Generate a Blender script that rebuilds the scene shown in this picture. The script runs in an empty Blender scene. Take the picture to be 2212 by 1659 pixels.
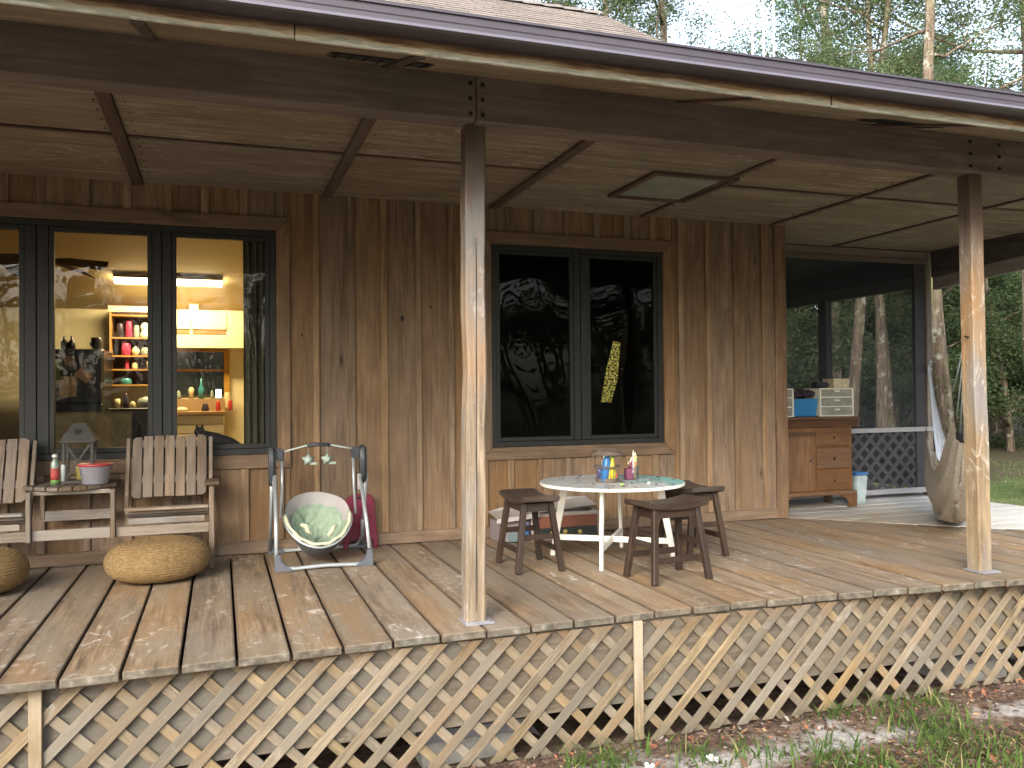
import bpy, bmesh, math, random
from mathutils import Vector, Matrix, noise
random.seed(7)
SC = bpy.context.scene
COL = SC.collection
R = math.radians

# ------------------------------------------------------------------ camera
CAM = Vector((-1.041, -3.6461, 1.0647))
def cam_axes(yaw, pitch, roll):
    a, b, c = R(yaw), R(pitch), R(roll)
    f = Vector((math.sin(a)*math.cos(b), math.cos(a)*math.cos(b), math.sin(b)))
    r = f.cross(Vector((0, 0, 1))).normalized(); u = r.cross(f)
    return f, r*math.cos(c)+u*math.sin(c), -r*math.sin(c)+u*math.cos(c)
f_, r_, u_ = cam_axes(19.10, 0.708, -0.5235)
cam = bpy.data.cameras.new('camera'); co = bpy.data.objects.new('camera', cam); COL.objects.link(co)
m = Matrix((r_, u_, -f_)).transposed().to_4x4(); m.translation = CAM
co.matrix_world = m
cam.sensor_width = 36; cam.lens = 36*1822.07/2212
cam.clip_start = .05; cam.clip_end = 2000
SC.camera = co

# ------------------------------------------------------------------ world, sun, exposure
SUN_DIR = Vector((-0.55, -0.75, 0.50)).normalized()
w = bpy.data.worlds.new('World'); SC.world = w; w.use_nodes = True
nt = w.node_tree; nt.nodes.clear()
sky = nt.nodes.new('ShaderNodeTexSky'); sky.sky_type = 'NISHITA'; sky.sun_disc = False
sky.sun_elevation = math.asin(SUN_DIR.z); sky.sun_rotation = math.atan2(SUN_DIR.x, SUN_DIR.y)
sky.air_density = 1.0; sky.dust_density = 4.0; sky.ozone_density = 1.0
bg = nt.nodes.new('ShaderNodeBackground'); bg.inputs[1].default_value = 0.15
hz = nt.nodes.new('ShaderNodeHueSaturation'); hz.inputs['Saturation'].default_value = .62   # thin overcast
wo = nt.nodes.new('ShaderNodeOutputWorld')
nt.links.new(sky.outputs[0], hz.inputs['Color']); nt.links.new(hz.outputs[0], bg.inputs[0]); nt.links.new(bg.outputs[0], wo.inputs[0])
sl = bpy.data.lights.new('sun', 'SUN'); sl.energy = .75; sl.angle = R(40); sl.color = (1, .96, .90)
so = bpy.data.objects.new('sun', sl); COL.objects.link(so)
so.rotation_euler = SUN_DIR.to_track_quat('Z', 'Y').to_euler(); so.location = (-10, -12, 12)
vs = SC.view_settings; vs.view_transform = 'Standard'; vs.look = 'None'; vs.gamma = 1; vs.use_curve_mapping = False
vs.exposure = 2.12
SC.cycles.max_bounces = 8; SC.cycles.diffuse_bounces = 4; SC.cycles.glossy_bounces = 4
SC.cycles.transparent_max_bounces = 24; SC.cycles.transmission_bounces = 6
SC.cycles.use_denoising = True

# ------------------------------------------------------------------ mesh helpers
class MB:
    def __init__(s): s.v = []; s.f = []; s.mi = []
    def add(s, vs_, fs, mi=0):
        o = len(s.v); s.v += [tuple(p) for p in vs_]; s.f += [tuple(i+o for i in f) for f in fs]; s.mi += [mi]*len(fs); return s
    def box(s, x0, x1, y0, y1, z0, z1, mi=0):
        return s.add([(x0,y0,z0),(x1,y0,z0),(x1,y1,z0),(x0,y1,z0),(x0,y0,z1),(x1,y0,z1),(x1,y1,z1),(x0,y1,z1)],
                     [(0,3,2,1),(4,5,6,7),(0,1,5,4),(1,2,6,5),(2,3,7,6),(3,0,4,7)], mi)
    def prism(s, poly, axis, a, b, mi=0):
        # poly: 2D points; axis: extrude axis; ccw assumed, normals fixed later
        n = len(poly)
        def P(p, t):
            if axis == 'x': return (t, p[0], p[1])
            if axis == 'y': return (p[0], t, p[1])
            return (p[0], p[1], t)
        vs_ = [P(p, a) for p in poly]+[P(p, b) for p in poly]
        fs = [tuple(range(n))[::-1], tuple(range(n, 2*n))]+[(i, (i+1) % n, n+(i+1) % n, n+i) for i in range(n)]
        return s.add(vs_, fs, mi)
    def bar(s, p, q, w_, h, up=(0, 0, 1), mi=0, w2=None, h2=None):
        p = Vector(p); q = Vector(q); d = (q-p).normalized(); up = Vector(up)
        sx = d.cross(up)
        if sx.length < 1e-4: sx = d.cross(Vector((0, 1, 0)))
        sx.normalize(); sz = sx.cross(d)
        w2 = w_ if w2 is None else w2; h2 = h if h2 is None else h2
        vs_ = []
        for c, a, b in ((p, w_, h), (q, w2, h2)):
            for i, j in ((-1,-1),(1,-1),(1,1),(-1,1)): vs_.append(c+sx*(i*a/2)+sz*(j*b/2))
        return s.add(vs_, [(0,1,2,3),(7,6,5,4),(0,4,5,1),(1,5,6,2),(2,6,7,3),(3,7,4,0)], mi)
    def tube(s, pts, rad, n=8, mi=0, cap=True):
        pts = [Vector(p) for p in pts]; k = len(pts)
        rad = rad if isinstance(rad, (list, tuple)) else [rad]*k
        ref = Vector((0, 0, 1)); vs_ = []; prev = None
        for i, p in enumerate(pts):
            d = (pts[min(i+1, k-1)]-pts[max(i-1, 0)]).normalized()
            if prev is None:
                a = d.cross(ref)
                if a.length < .1: a = d.cross(Vector((0, 1, 0)))
            else: a = prev-d*prev.dot(d)
            a.normalize(); prev = a; b = d.cross(a)
            for j in range(n):
                t = 2*math.pi*j/n; vs_.append(p+(a*math.cos(t)+b*math.sin(t))*rad[i])
        fs = []
        for i in range(k-1):
            for j in range(n):
                fs.append((i*n+j, i*n+(j+1) % n, (i+1)*n+(j+1) % n, (i+1)*n+j))
        if cap: fs += [tuple(range(n))[::-1], tuple(range((k-1)*n, k*n))]
        return s.add(vs_, fs, mi)
    def lathe(s, prof, c=(0, 0, 0), n=24, mi=0, sx=1, sy=1):
        vs_ = []; k = len(prof)
        for r, z in prof:
            for j in range(n):
                t = 2*math.pi*j/n; vs_.append((c[0]+r*sx*math.cos(t), c[1]+r*sy*math.sin(t), c[2]+z))
        fs = [(i*n+j, i*n+(j+1) % n, (i+1)*n+(j+1) % n, (i+1)*n+j) for i in range(k-1) for j in range(n)]
        if prof[0][0] > 1e-5: fs.append(tuple(range(n))[::-1])
        if prof[-1][0] > 1e-5: fs.append(tuple(range((k-1)*n, k*n)))
        return s.add(vs_, fs, mi)
    def grid(s, fn, nu, nv, mi=0):
        vs_ = [fn(i/nu, j/nv) for i in range(nu+1) for j in range(nv+1)]
        fs = [(i*(nv+1)+j, (i+1)*(nv+1)+j, (i+1)*(nv+1)+j+1, i*(nv+1)+j+1) for i in range(nu) for j in range(nv)]
        return s.add(vs_, fs, mi)
    def mesh(s, name, mats, smooth=False, bevel=0, segs=1, fix=True):
        me = bpy.data.meshes.new(name); me.from_pydata(s.v, [], s.f)
        if any(s.mi): me.polygons.foreach_set('material_index', s.mi)
        if fix or bevel:
            bm = bmesh.new(); bm.from_mesh(me)
            if fix: bmesh.ops.recalc_face_normals(bm, faces=bm.faces)
            if bevel: bmesh.ops.bevel(bm, geom=[e for e in bm.edges if len(e.link_faces) == 2 and e.calc_face_angle(0) > .5], offset=bevel, segments=segs, affect='EDGES', clamp_overlap=True)
            bm.to_mesh(me); bm.free()
        if smooth: me.polygons.foreach_set('use_smooth', [True]*len(me.polygons))
        for m_ in (mats if isinstance(mats, (list, tuple)) else [mats]): me.materials.append(m_)
        me.update(); return me
    def build(s, name, mats, parent=None, **k):
        return link(name, s.mesh(name, mats, **k), parent)

def link(name, me, parent=None, loc=None, rot=None):
    o = bpy.data.objects.new(name, me); COL.objects.link(o)
    if parent: o.parent = parent
    if loc: o.location = loc
    if rot: o.rotation_euler = rot
    return o
def empty(name, label, cat, loc=(0, 0, 0), rz=0, group=None):
    o = bpy.data.objects.new(name, None); COL.objects.link(o); o.location = loc; o.rotation_euler = (0, 0, rz)
    o.empty_display_size = .1
    o['label'] = label; o['category'] = cat
    if group: o['group'] = group
    return o
def tag(o, label=None, cat=None, group=None, kind=None):
    if label: o['label'] = label
    if cat: o['category'] = cat
    if group: o['group'] = group
    if kind: o['kind'] = kind
    return o
def dup(src, loc, rz, label, group=None, scale=None):
    r = src.copy(); COL.objects.link(r); r.location = loc; r.rotation_euler = (0, 0, rz)
    if scale: r.scale = scale
    r['label'] = label
    if group: r['group'] = group
    for ch in list(src.children):
        c = ch.copy(); COL.objects.link(c); c.parent = r
        for g in list(ch.children):
            d = g.copy(); COL.objects.link(d); d.parent = c
    return r
_bx = {}
def bmesh_box(dx, dy, dz, mat, bevel=.003):
    """shared bevelled box mesh centred on its origin"""
    k = (round(dx, 4), round(dy, 4), round(dz, 4), mat.name, bevel)
    if k not in _bx:
        _bx[k] = MB().box(-dx/2, dx/2, -dy/2, dy/2, -dz/2, dz/2).mesh('board', mat, bevel=bevel)
    return _bx[k]
def board(name, parent, x0, x1, y0, y1, z0, z1, mat, bevel=.003, rot=None, jit=0):
    o = link(name, bmesh_box(x1-x0, y1-y0, z1-z0, mat, bevel), parent, ((x0+x1)/2, (y0+y1)/2, (z0+z1)/2), rot)
    return o

# ------------------------------------------------------------------ materials
class NT:
    def __init__(s, name):
        s.m = bpy.data.materials.new(name); s.m.use_nodes = True; s.t = s.m.node_tree; s.n = s.t.nodes; s.n.clear()
        s.out = s.n.new('ShaderNodeOutputMaterial')
    def node(s, typ, **k):
        n = s.n.new(typ)
        for a, b in k.items():
            if a.startswith('i_'):
                key = a[2:]; key = int(key) if key.isdigit() else key.replace('_', ' ')
                n.inputs[key].default_value = b
            else: setattr(n, a, b)
        return n
    def l(s, a, b): s.t.links.new(a, b); return b
    def math(s, op, a, b=None, c=None, clamp=False):
        n = s.node('ShaderNodeMath', operation=op); n.use_clamp = clamp
        for i, x in enumerate((a, b, c)):
            if x is None: continue
            if hasattr(x, 'default_value') and hasattr(x, 'links'): s.l(x, n.inputs[i])
            else: n.inputs[i].default_value = x
        return n.outputs[0]
    def ramp(s, fac, stops, interp='LINEAR'):
        n = s.node('ShaderNodeValToRGB'); cr = n.color_ramp; cr.interpolation = interp
        while len(cr.elements) < len(stops): cr.elements.new(.5)
        for e, (p, c) in zip(cr.elements, stops):
            e.position = p; e.color = (c, c, c, 1) if isinstance(c, (int, float)) else (*c, 1)
        s.l(fac, n.inputs[0]); return n.outputs[0]
    def mix(s, fac, a, b, mode='MIX'):
        n = s.node('ShaderNodeMix', data_type='RGBA', blend_type=mode)
        for i, x in ((0, fac), (6, a), (7, b)):
            if hasattr(x, 'links'): s.l(x, n.inputs[i])
            else: n.inputs[i].default_value = x if i == 0 else (*x, 1)
        return n.outputs[2]
    def noise(s, vec, scale, detail=4, rough=.55, dist=0):
        n = s.node('ShaderNodeTexNoise'); n.inputs['Scale'].default_value = scale; n.inputs['Detail'].default_value = detail
        n.inputs['Roughness'].default_value = rough; n.inputs['Distortion'].default_value = dist
        if vec is not None: s.l(vec, n.inputs['Vector'])
        return n.outputs[0]
    def mapping(s, vec, scale=(1, 1, 1), loc=(0, 0, 0)):
        n = s.node('ShaderNodeMapping'); n.inputs['Scale'].default_value = scale; n.inputs['Location'].default_value = loc
        s.l(vec, n.inputs[0]); return n.outputs[0]
    def bump(s, h, strength=.3, dist=.01):
        n = s.node('ShaderNodeBump'); n.inputs['Strength'].default_value = strength; n.inputs['Distance'].default_value = dist
        s.l(h, n.inputs['Height']); return n.outputs[0]
    def bsdf(s, color, rough=.6, normal=None, metal=0, spec=.5, **k):
        n = s.node('ShaderNodeBsdfPrincipled')
        for key, x in (('Base Color', color), ('Roughness', rough), ('Metallic', metal), ('Specular IOR Level', spec)):
            if hasattr(x, 'links'): s.l(x, n.inputs[key])
            else: n.inputs[key].default_value = (*x, 1) if isinstance(x, tuple) else x
        if normal is not None: s.l(normal, n.inputs['Normal'])
        for kk, v in k.items(): n.inputs[kk.replace('_', ' ')].default_value = v
        s.l(n.outputs[0], s.out.inputs[0]); return n
    def coords(s, rnd=True):
        tc = s.node('ShaderNodeTexCoord').outputs['Object']
        if not rnd: return tc, None
        oi = s.node('ShaderNodeObjectInfo').outputs['Random']
        cx = s.node('ShaderNodeCombineXYZ'); s.l(s.math('MULTIPLY', oi, 53.), cx.inputs[0]); s.l(s.math('MULTIPLY', oi, 91.), cx.inputs[1]); s.l(s.math('MULTIPLY', oi, 37.), cx.inputs[2])
        a = s.node('ShaderNodeVectorMath', operation='ADD'); s.l(tc, a.inputs[0]); s.l(cx.outputs[0], a.inputs[1])
        return a.outputs[0], oi

def wood(name, dark, light, axis, grain=1., stain=None, stain_amt=.5, scuff=None, scuff_amt=0., rough=.7, var=.25, bump=.35, knots=.5, world=None, warm=None, warm_amt=.6):
    n = NT(name); v, oi = n.coords()
    along = {'x': 0, 'y': 1, 'z': 2}[axis]
    def sc(a, c): t = [c, c, c]; t[along] = a; return tuple(t)
    g1 = n.noise(n.mapping(v, sc(1.1*grain, 16*grain)), 1., 6, .6, 1.6)
    g2 = n.noise(n.mapping(v, sc(3.5*grain, 95*grain)), 1., 4, .6, .3)
    big = n.noise(n.mapping(v, sc(1.2, 3.2)), 1., 3, .5, .5)
    fac = n.math('ADD', n.math('MULTIPLY', g1, .65), n.math('MULTIPLY', g2, .45))
    mid = tuple((a+b)/2 for a, b in zip(dark, light))
    col = n.ramp(fac, [(.40, dark), (.53, mid), (.66, light)])
    blot = n.noise(n.mapping(v, sc(2.6, 9.)), 1., 6, .65, .9)
    col = n.mix(n.ramp(blot, [(.36, .55), (.60, 0.)]), col, tuple(c*.55 for c in mid))
    if stain:
        sf = n.ramp(big, [(.5-.09, 0.), (.5+.09, stain_amt)])
        col = n.mix(sf, col, stain)
    if warm:
        wf = n.noise(n.mapping(v, sc(.8, 2.6), (7, 3, 5)), 1., 4, .6, .8)
        col = n.mix(n.ramp(wf, [(.50, 0.), (.62, warm_amt)]), col, warm)
    if scuff:
        s1 = n.noise(n.mapping(v, sc(5, 9)), 1., 7, .68, 2.2)
        s2 = n.noise(n.mapping(v, sc(.9, 1.6)), 1., 2, .5)
        sf = n.math('MULTIPLY', n.ramp(s1, [(.56, 0.), (.7, 1.)]), n.ramp(s2, [(.42, 0.), (.62, scuff_amt)]))
        col = n.mix(sf, col, scuff)
    if knots:
        vo = n.node('ShaderNodeTexVoronoi'); vo.inputs['Scale'].default_value = 1.
        n.l(n.mapping(v, sc(1.5, 5.5)), vo.inputs['Vector'])
        kf = n.ramp(vo.outputs['Distance'], [(.03, knots), (.075, knots*.35), (.13, 0.)])
        col = n.mix(kf, col, tuple(c*.28 for c in dark))
    hv = n.node('ShaderNodeHueSaturation'); n.l(col, hv.inputs['Color'])
    n.l(n.math('MULTIPLY_ADD', oi, var*2, 1-var), hv.inputs['Value'])
    r2 = n.math('FRACT', n.math('MULTIPLY', oi, 17.3)); n.l(n.math('MULTIPLY_ADD', r2, .3, .84), hv.inputs['Saturation'])
    col = hv.outputs[0]
    if world:
        geo = n.node('ShaderNodeNewGeometry').outputs['Position']; col = world(n, geo, col)
    nm = n.bump(n.math('ADD', g2, n.math('MULTIPLY', g1, .6)), bump, .006)
    n.bsdf(col, rough, nm, spec=.3)
    return n.m
def plain(name, col, rough=.5, metal=0, var=.06, scale=12., bump=.05, spec=.5, **k):
    n = NT(name); v, oi = n.coords()
    g = n.noise(v, scale, 4, .6)
    c = n.mix(g, tuple(x*(1-var*2) for x in col), tuple(min(1, x*(1+var*2)) for x in col))
    n.bsdf(c, rough, n.bump(g, bump, .004) if bump else None, metal, spec, **k)
    return n.m
def emit(name, col, s):
    n = NT(name); e = n.node('ShaderNodeEmission'); e.inputs[0].default_value = (*col, 1); e.inputs[1].default_value = s
    n.l(e.outputs[0], n.out.inputs[0]); return n.m
def glass(name, tint=(1, 1, 1), refl=1.6, rough=.0, dirt=0.):
    n = NT(name)
    fr = n.node('ShaderNodeFresnel'); fr.inputs[0].default_value = 1.52
    tr = n.node('ShaderNodeBsdfTransparent'); tr.inputs[0].default_value = (*tint, 1)
    gl = n.node('ShaderNodeBsdfGlossy'); gl.inputs['Roughness'].default_value = rough
    mx = n.node('ShaderNodeMixShader'); n.l(n.math('MULTIPLY', fr.outputs[0], refl, clamp=True), mx.inputs[0])
    n.l(tr.outputs[0], mx.inputs[1]); n.l(gl.outputs[0], mx.inputs[2])
    o = mx.outputs[0]
    if dirt:
        di = n.node('ShaderNodeBsdfDiffuse'); di.inputs[0].default_value = (.5, .5, .47, 1)
        m2 = n.node('ShaderNodeMixShader'); m2.inputs[0].default_value = dirt
        n.l(o, m2.inputs[1]); n.l(di.outputs[0], m2.inputs[2]); o = m2.outputs[0]
    n.l(o, n.out.inputs[0]); return n.m
def veil(name, col, cover):
    """a woven insect screen: threads cover part of the view"""
    n = NT(name); tr = n.node('ShaderNodeBsdfTransparent'); di = n.node('ShaderNodeBsdfDiffuse'); di.inputs[0].default_value = (*col, 1)
    mx = n.node('ShaderNodeMixShader'); mx.inputs[0].default_value = cover
    n.l(tr.outputs[0], mx.inputs[1]); n.l(di.outputs[0], mx.inputs[2]); n.l(mx.outputs[0], n.out.inputs[0]); return n.m

def east_bleach_glare(n, geo, col):  # whiter towards the east edge: rain bleaching plus sky glare put into the colour
    sx = n.node('ShaderNodeSeparateXYZ'); n.l(geo, sx.inputs[0])
    nz = n.noise(geo, 1.3, 4)
    f = n.ramp(n.math('MULTIPLY_ADD', n.math('SUBTRACT', sx.outputs[0], 4.0), .42, n.math('MULTIPLY', n.math('SUBTRACT', nz, .5), .6)), [(.0, 0.), (.42, .92)])
    return n.mix(f, col, (.66, .66, .63))
M = {}
def end_grain(n, geo, col):
    tcx = n.node('ShaderNodeTexCoord').outputs['Object']; sxx = n.node('ShaderNodeSeparateXYZ'); n.l(tcx, sxx.inputs[0])
    ed = n.math('ADD', n.math('ABSOLUTE', sxx.outputs[0]), n.math('MULTIPLY', n.math('SUBTRACT', n.noise(geo, 9., 4), .5), .018))
    em = n.node('ShaderNodeMapRange'); em.inputs[1].default_value = .088; em.inputs[2].default_value = .104; n.l(ed, em.inputs[0])
    col = n.mix(n.math('MULTIPLY', em.outputs[0], .8), col, (.075, .052, .036))
    g = n.node('ShaderNodeNewGeometry'); sx = n.node('ShaderNodeSeparateXYZ'); n.l(g.outputs['True Normal'], sx.inputs[0])
    f = n.ramp(n.math('MULTIPLY', sx.outputs[1], -1.), [(.6, 0.), (.8, .85)])
    return n.mix(f, col, n.ramp(n.noise(geo, 22., 4), [(.35, (.045, .042, .034)), (.6, (.125, .115, .09)), (.78, (.27, .26, .23))]))
M['deck'] = wood('weathered_deck_wood', (.085, .057, .036), (.305, .226, .148), 'y', stain=(.215, .18, .135), stain_amt=.75, scuff=(.52, .49, .45), scuff_amt=1., warm=(.25, .155, .08), warm_amt=.55, var=.15, rough=.62, knots=.35, world=end_grain)
M['deck_e'] = wood('grey_deck_wood', (.20, .16, .12), (.42, .36, .29), 'x', stain=(.38, .37, .35), stain_amt=.8, scuff=(.6, .6, .58), scuff_amt=.6, var=.10, rough=.6, knots=.2, world=east_bleach_glare)
M['wall'] = wood('brown_siding_wood', (.100, .062, .035), (.285, .192, .115), 'z', stain=(.19, .13, .08), stain_amt=.4, warm=(.195, .115, .058), warm_amt=.5, var=.13, rough=.75, knots=.85)
M['batten'] = wood('brown_batten_wood', (.12, .076, .043), (.29, .197, .12), 'z', stain=(.20, .145, .09), stain_amt=.5, var=.2, knots=.3)
M['trim'] = wood('brown_trim_wood', (.10, .060, .034), (.25, .160, .092), 'x', stain=(.16, .11, .07), stain_amt=.5, var=.15, knots=.5)
M['trimz'] = wood('brown_trim_wood_upright', (.10, .060, .034), (.25, .160, .092), 'z', stain=(.16, .11, .07), stain_amt=.5, var=.15, knots=.5)
M['ceil'] = wood('plywood_ceiling', (.13, .108, .08), (.37, .315, .235), 'x', grain=.9, stain=(.20, .16, .115), stain_amt=.7, scuff=(.50, .45, .36), scuff_amt=.9, var=.08, knots=.0, bump=.6, rough=.85)
M['cbat'] = wood('ceiling_batten_wood', (.065, .043, .036), (.13, .092, .074), 'y', var=.2, knots=0)
M['beam'] = wood('dark_beam_wood', (.15, .115, .10), (.27, .215, .19), 'x', grain=.6, stain=(.14, .108, .095), stain_amt=.6, var=.1, knots=.4, rough=.85)
M['beamy'] = wood('dark_beam_wood_cross', (.07, .058, .052), (.12, .10, .09), 'y', grain=.6, var=.1, knots=.3, rough=.85)
M['stripy'] = wood('grey_trim_wood_cross', (.2, .18, .16), (.34, .31, .28), 'y', var=.1, knots=0)
def mud(n, geo, col):
    sx = n.node('ShaderNodeSeparateXYZ'); n.l(geo, sx.inputs[0])
    z = n.math('ADD', sx.outputs[2], n.math('MULTIPLY', n.math('SUBTRACT', n.noise(geo, 11., 5, .65), .5), .22))
    mr = n.node('ShaderNodeMapRange'); mr.inputs[1].default_value = -.55; mr.inputs[2].default_value = -.63; n.l(z, mr.inputs[0])
    col = n.mix(n.math('MULTIPLY', mr.outputs[0], .75), col, (.085, .078, .052))
    top = n.node('ShaderNodeMapRange'); top.inputs[1].default_value = -.13; top.inputs[2].default_value = -.06; n.l(z, top.inputs[0])
    return n.mix(n.math('MULTIPLY', top.outputs[0], .45), col, (.14, .085, .045))
M['stripz'] = wood('grey_trim_wood_upright', (.12, .10, .085), (.26, .23, .20), 'z', var=.1, knots=0)
M['lat'] = wood('lattice_wood', (.095, .072, .044), (.26, .205, .128), 'x', grain=1.6, stain=(.165, .145, .112), stain_amt=.9, scuff=(.31, .28, .23), scuff_amt=.6, warm=(.22, .145, .075), warm_amt=.5, var=.2, knots=.7, rough=.75, world=mud)
M['latz'] = wood('lattice_upright_wood', (.15, .115, .07), (.30, .24, .15), 'z', grain=1.6, stain=(.4, .34, .26), stain_amt=.6, var=.12, knots=.4)
M['rim'] = wood('rim_joist_wood', (.075, .055, .034), (.165, .13, .088), 'x', stain=(.115, .102, .08), stain_amt=.9, scuff=(.22, .205, .17), scuff_amt=.5, var=.1, knots=.5)
def rust_band(n, geo, col):
    return col
M['bench'] = wood('bench_wood', (.115, .08, .052), (.27, .205, .145), 'z', grain=1.5, stain=(.20, .17, .145), stain_amt=.6, var=.14, knots=.3, rough=.7)
M['benchx'] = wood('bench_wood_cross', (.15, .11, .075), (.33, .27, .205), 'x', grain=1.5, stain=(.31, .29, .265), stain_amt=.7, var=.14, knots=.3, rough=.7)
M['benchy'] = wood('bench_wood_deep', (.09, .06, .038), (.21, .155, .105), 'y', grain=1.5, stain=(.18, .15, .12), stain_amt=.6, var=.14, knots=.3, rough=.7)
M['stool'] = wood('dark_stool_wood', (.018, .010, .007), (.048, .029, .019), 'z', grain=2, stain=(.04, .029, .022), stain_amt=.6, var=.12, knots=0, rough=.45)
M['stoolx'] = wood('dark_stool_seat_wood', (.022, .013, .009), (.055, .036, .025), 'y', grain=2, stain=(.08, .066, .052), stain_amt=.6, var=.12, knots=0, rough=.4)
M['dresser'] = wood('dresser_wood', (.095, .045, .019), (.205, .11, .052), 'z', stain=(.14, .075, .036), stain_amt=.5, var=.08, knots=.2, rough=.45)
M['dresserx'] = wood('dresser_drawer_wood', (.08, .038, .017), (.175, .092, .044), 'x', stain=(.12, .065, .034), stain_amt=.5, var=.08, knots=.1, rough=.45)
M['dtop'] = wood('dresser_top_wood', (.05, .022, .012), (.11, .055, .03), 'x', var=.05, knots=0, rough=.4)
M['white'] = plain('white_paint', (.80, .79, .72), .4, var=.02)
M['frame'] = plain('dark_bronze_aluminium', (.008, .0092, .008), .5, var=.08)
M['glass'] = glass('window_glass', refl=.6)
M['glassd'] = glass('dark_window_glass', refl=.28, tint=(.6, .66, .64))
M['screen'] = veil('insect_screen', (.055, .062, .072), .42)
M['screen2'] = veil('side_insect_screen', (.05, .056, .065), .30)
M['sframe'] = plain('dark_grey_screen_frame', (.04, .038, .045), .7)
M['slat_d'] = plain('grey_lattice_paint', (.12, .108, .115), .75)
M['alu'] = plain('white_aluminium', (.36, .36, .38), .35, .3)
M['gutter'] = plain('brown_gutter_paint', (.060, .052, .068), .45, var=.2, scale=2., bump=.02)
M['gutter_lip'] = plain('gutter_lip_paint', (.11, .105, .13), .4, var=.06)
M['steel'] = plain('galvanised_flashing', (.55, .58, .66), .3, .75, var=.1)
M['concrete'] = plain('concrete_block', (.36, .36, .33), .9, var=.2, scale=20, bump=.4)
M['black'] = plain('matt_black', (.012, .012, .013), .8)
M['iron'] = plain('dark_iron', (.03, .03, .032), .45, .6)
M['lamp'] = emit('lit_diffuser', (1, .84, .48), 5.)
M['phone'] = emit('lit_screen', (1, .95, .8), 2.2)
def fascia_stain(n, geo, col):
    sx = n.node('ShaderNodeSeparateXYZ'); n.l(geo, sx.inputs[0])
    nz = n.noise(n.mapping(geo, (4, 2, 45)), 1., 6, .7)
    z = n.math('ADD', sx.outputs[2], n.math('MULTIPLY', n.math('SUBTRACT', nz, .5), .085))
    c = n.ramp(n.math('MULTIPLY', n.math('SUBTRACT', z, 2.325), 11.), [(.03, (.72, .76, .70)), (.13, (.36, .39, .33)), (.25, (.70, .65, .53)), (.38, (.46, .29, .16)), (.52, (.14, .07, .05))])
    return n.mix(.85, col, c)
M['fascia'] = wood('stained_fascia_wood', (.25, .18, .12), (.65, .56, .44), 'x', var=.08, knots=.3, world=fascia_stain)
def post_stain_shade(n, geo, col):  # dark post tops: sheltered wood's old stain, with roof shade put into the colour
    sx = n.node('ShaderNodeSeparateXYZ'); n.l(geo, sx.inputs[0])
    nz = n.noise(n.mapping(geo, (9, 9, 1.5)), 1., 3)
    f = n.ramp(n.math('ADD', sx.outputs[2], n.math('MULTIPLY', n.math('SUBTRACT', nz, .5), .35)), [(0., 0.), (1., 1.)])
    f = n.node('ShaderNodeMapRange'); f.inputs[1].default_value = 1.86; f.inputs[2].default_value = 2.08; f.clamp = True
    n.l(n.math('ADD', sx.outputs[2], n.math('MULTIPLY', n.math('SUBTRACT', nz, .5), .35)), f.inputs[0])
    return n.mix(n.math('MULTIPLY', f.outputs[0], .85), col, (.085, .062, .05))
M['post'] = wood('rough_sawn_post', (.12, .085, .052), (.33, .26, .175), 'z', stain=(.175, .17, .165), stain_amt=.95, scuff=(.42, .39, .34), scuff_amt=1., warm=(.27, .165, .085), warm_amt=.7, var=.04, knots=.5, bump=.6, world=post_stain_shade)
n = NT('asphalt_shingle'); v, oi = n.coords()
br = n.node('ShaderNodeTexBrick'); br.inputs['Scale'].default_value = 1.; br.inputs['Brick Width'].default_value = .30; br.inputs['Row Height'].default_value = .14
br.inputs['Color1'].default_value = (.13, .11, .10, 1); br.inputs['Color2'].default_value = (.22, .19, .17, 1); br.inputs['Mortar'].default_value = (.035, .027, .022, 1); br.inputs['Mortar Size'].default_value = .006
n.l(n.mapping(v, (1, 1.18, 1)), br.inputs['Vector']); n.bsdf(n.mix(n.math('MULTIPLY', n.noise(v, 60., 3), .5), br.outputs[0], (.25, .225, .205)), .95, n.bump(n.noise(v, 90., 2), .4))
M['shingle'] = n.m
M['shingle_dark'] = plain('shingle_edge', (.035, .036, .034), .9)
# wet hatch glass and interior
M['hatch'] = plain('pale_skylight_panel', (.30, .34, .29), .12, var=.15, scale=5, bump=0)
M['wallp'] = plain('cream_wall_paint', (.70, .60, .38), .7, var=.03)
M['ceilp'] = plain('cream_ceiling_paint', (.55, .42, .22), .7, var=.05, scale=2)
M['cab_w'] = plain('soft_white', (.5, .49, .47), .5, bump=0)
M['cab'] = plain('cream_cabinet_paint', (.78, .66, .38), .5, var=.02)
M['oak'] = wood('honey_oak', (.35, .18, .05), (.55, .32, .11), 'x', var=.05, knots=0, rough=.4)
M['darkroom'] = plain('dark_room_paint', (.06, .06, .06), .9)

YW = 2.369; ZC = 2.476; XC = 3.502; XE = 5.87
# ================================================================== GROUND
n = NT('yard_ground'); tc = n.node('ShaderNodeTexCoord').outputs['Object']
sx = n.node('ShaderNodeSeparateXYZ'); n.l(tc, sx.inputs[0]); X_, Y_ = sx.outputs[0], sx.outputs[1]
nA = n.noise(tc, 1.1, 5, .6); nB = n.noise(tc, 14., 6, .7); nC = n.noise(tc, .25, 4); nD = n.noise(tc, 60., 4, .7)
mulch = n.ramp(nB, [(.3, (.035, .022, .016)), (.48, (.12, .078, .055)), (.6, (.21, .15, .115)), (.75, (.34, .28, .23))])
sand = n.ramp(nB, [(.3, (.22, .20, .18)), (.7, (.52, .50, .47))])
lawn = n.ramp(n.math('ADD', n.math('MULTIPLY', nB, .5), n.math('MULTIPLY', nA, .5)), [(.32, (.05, .07, .022)), (.5, (.10, .14, .045)), (.68, (.20, .21, .09))])
floor_ = n.ramp(nB, [(.3, (.03, .025, .015)), (.55, (.09, .075, .045)), (.75, (.14, .15, .06))])
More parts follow.
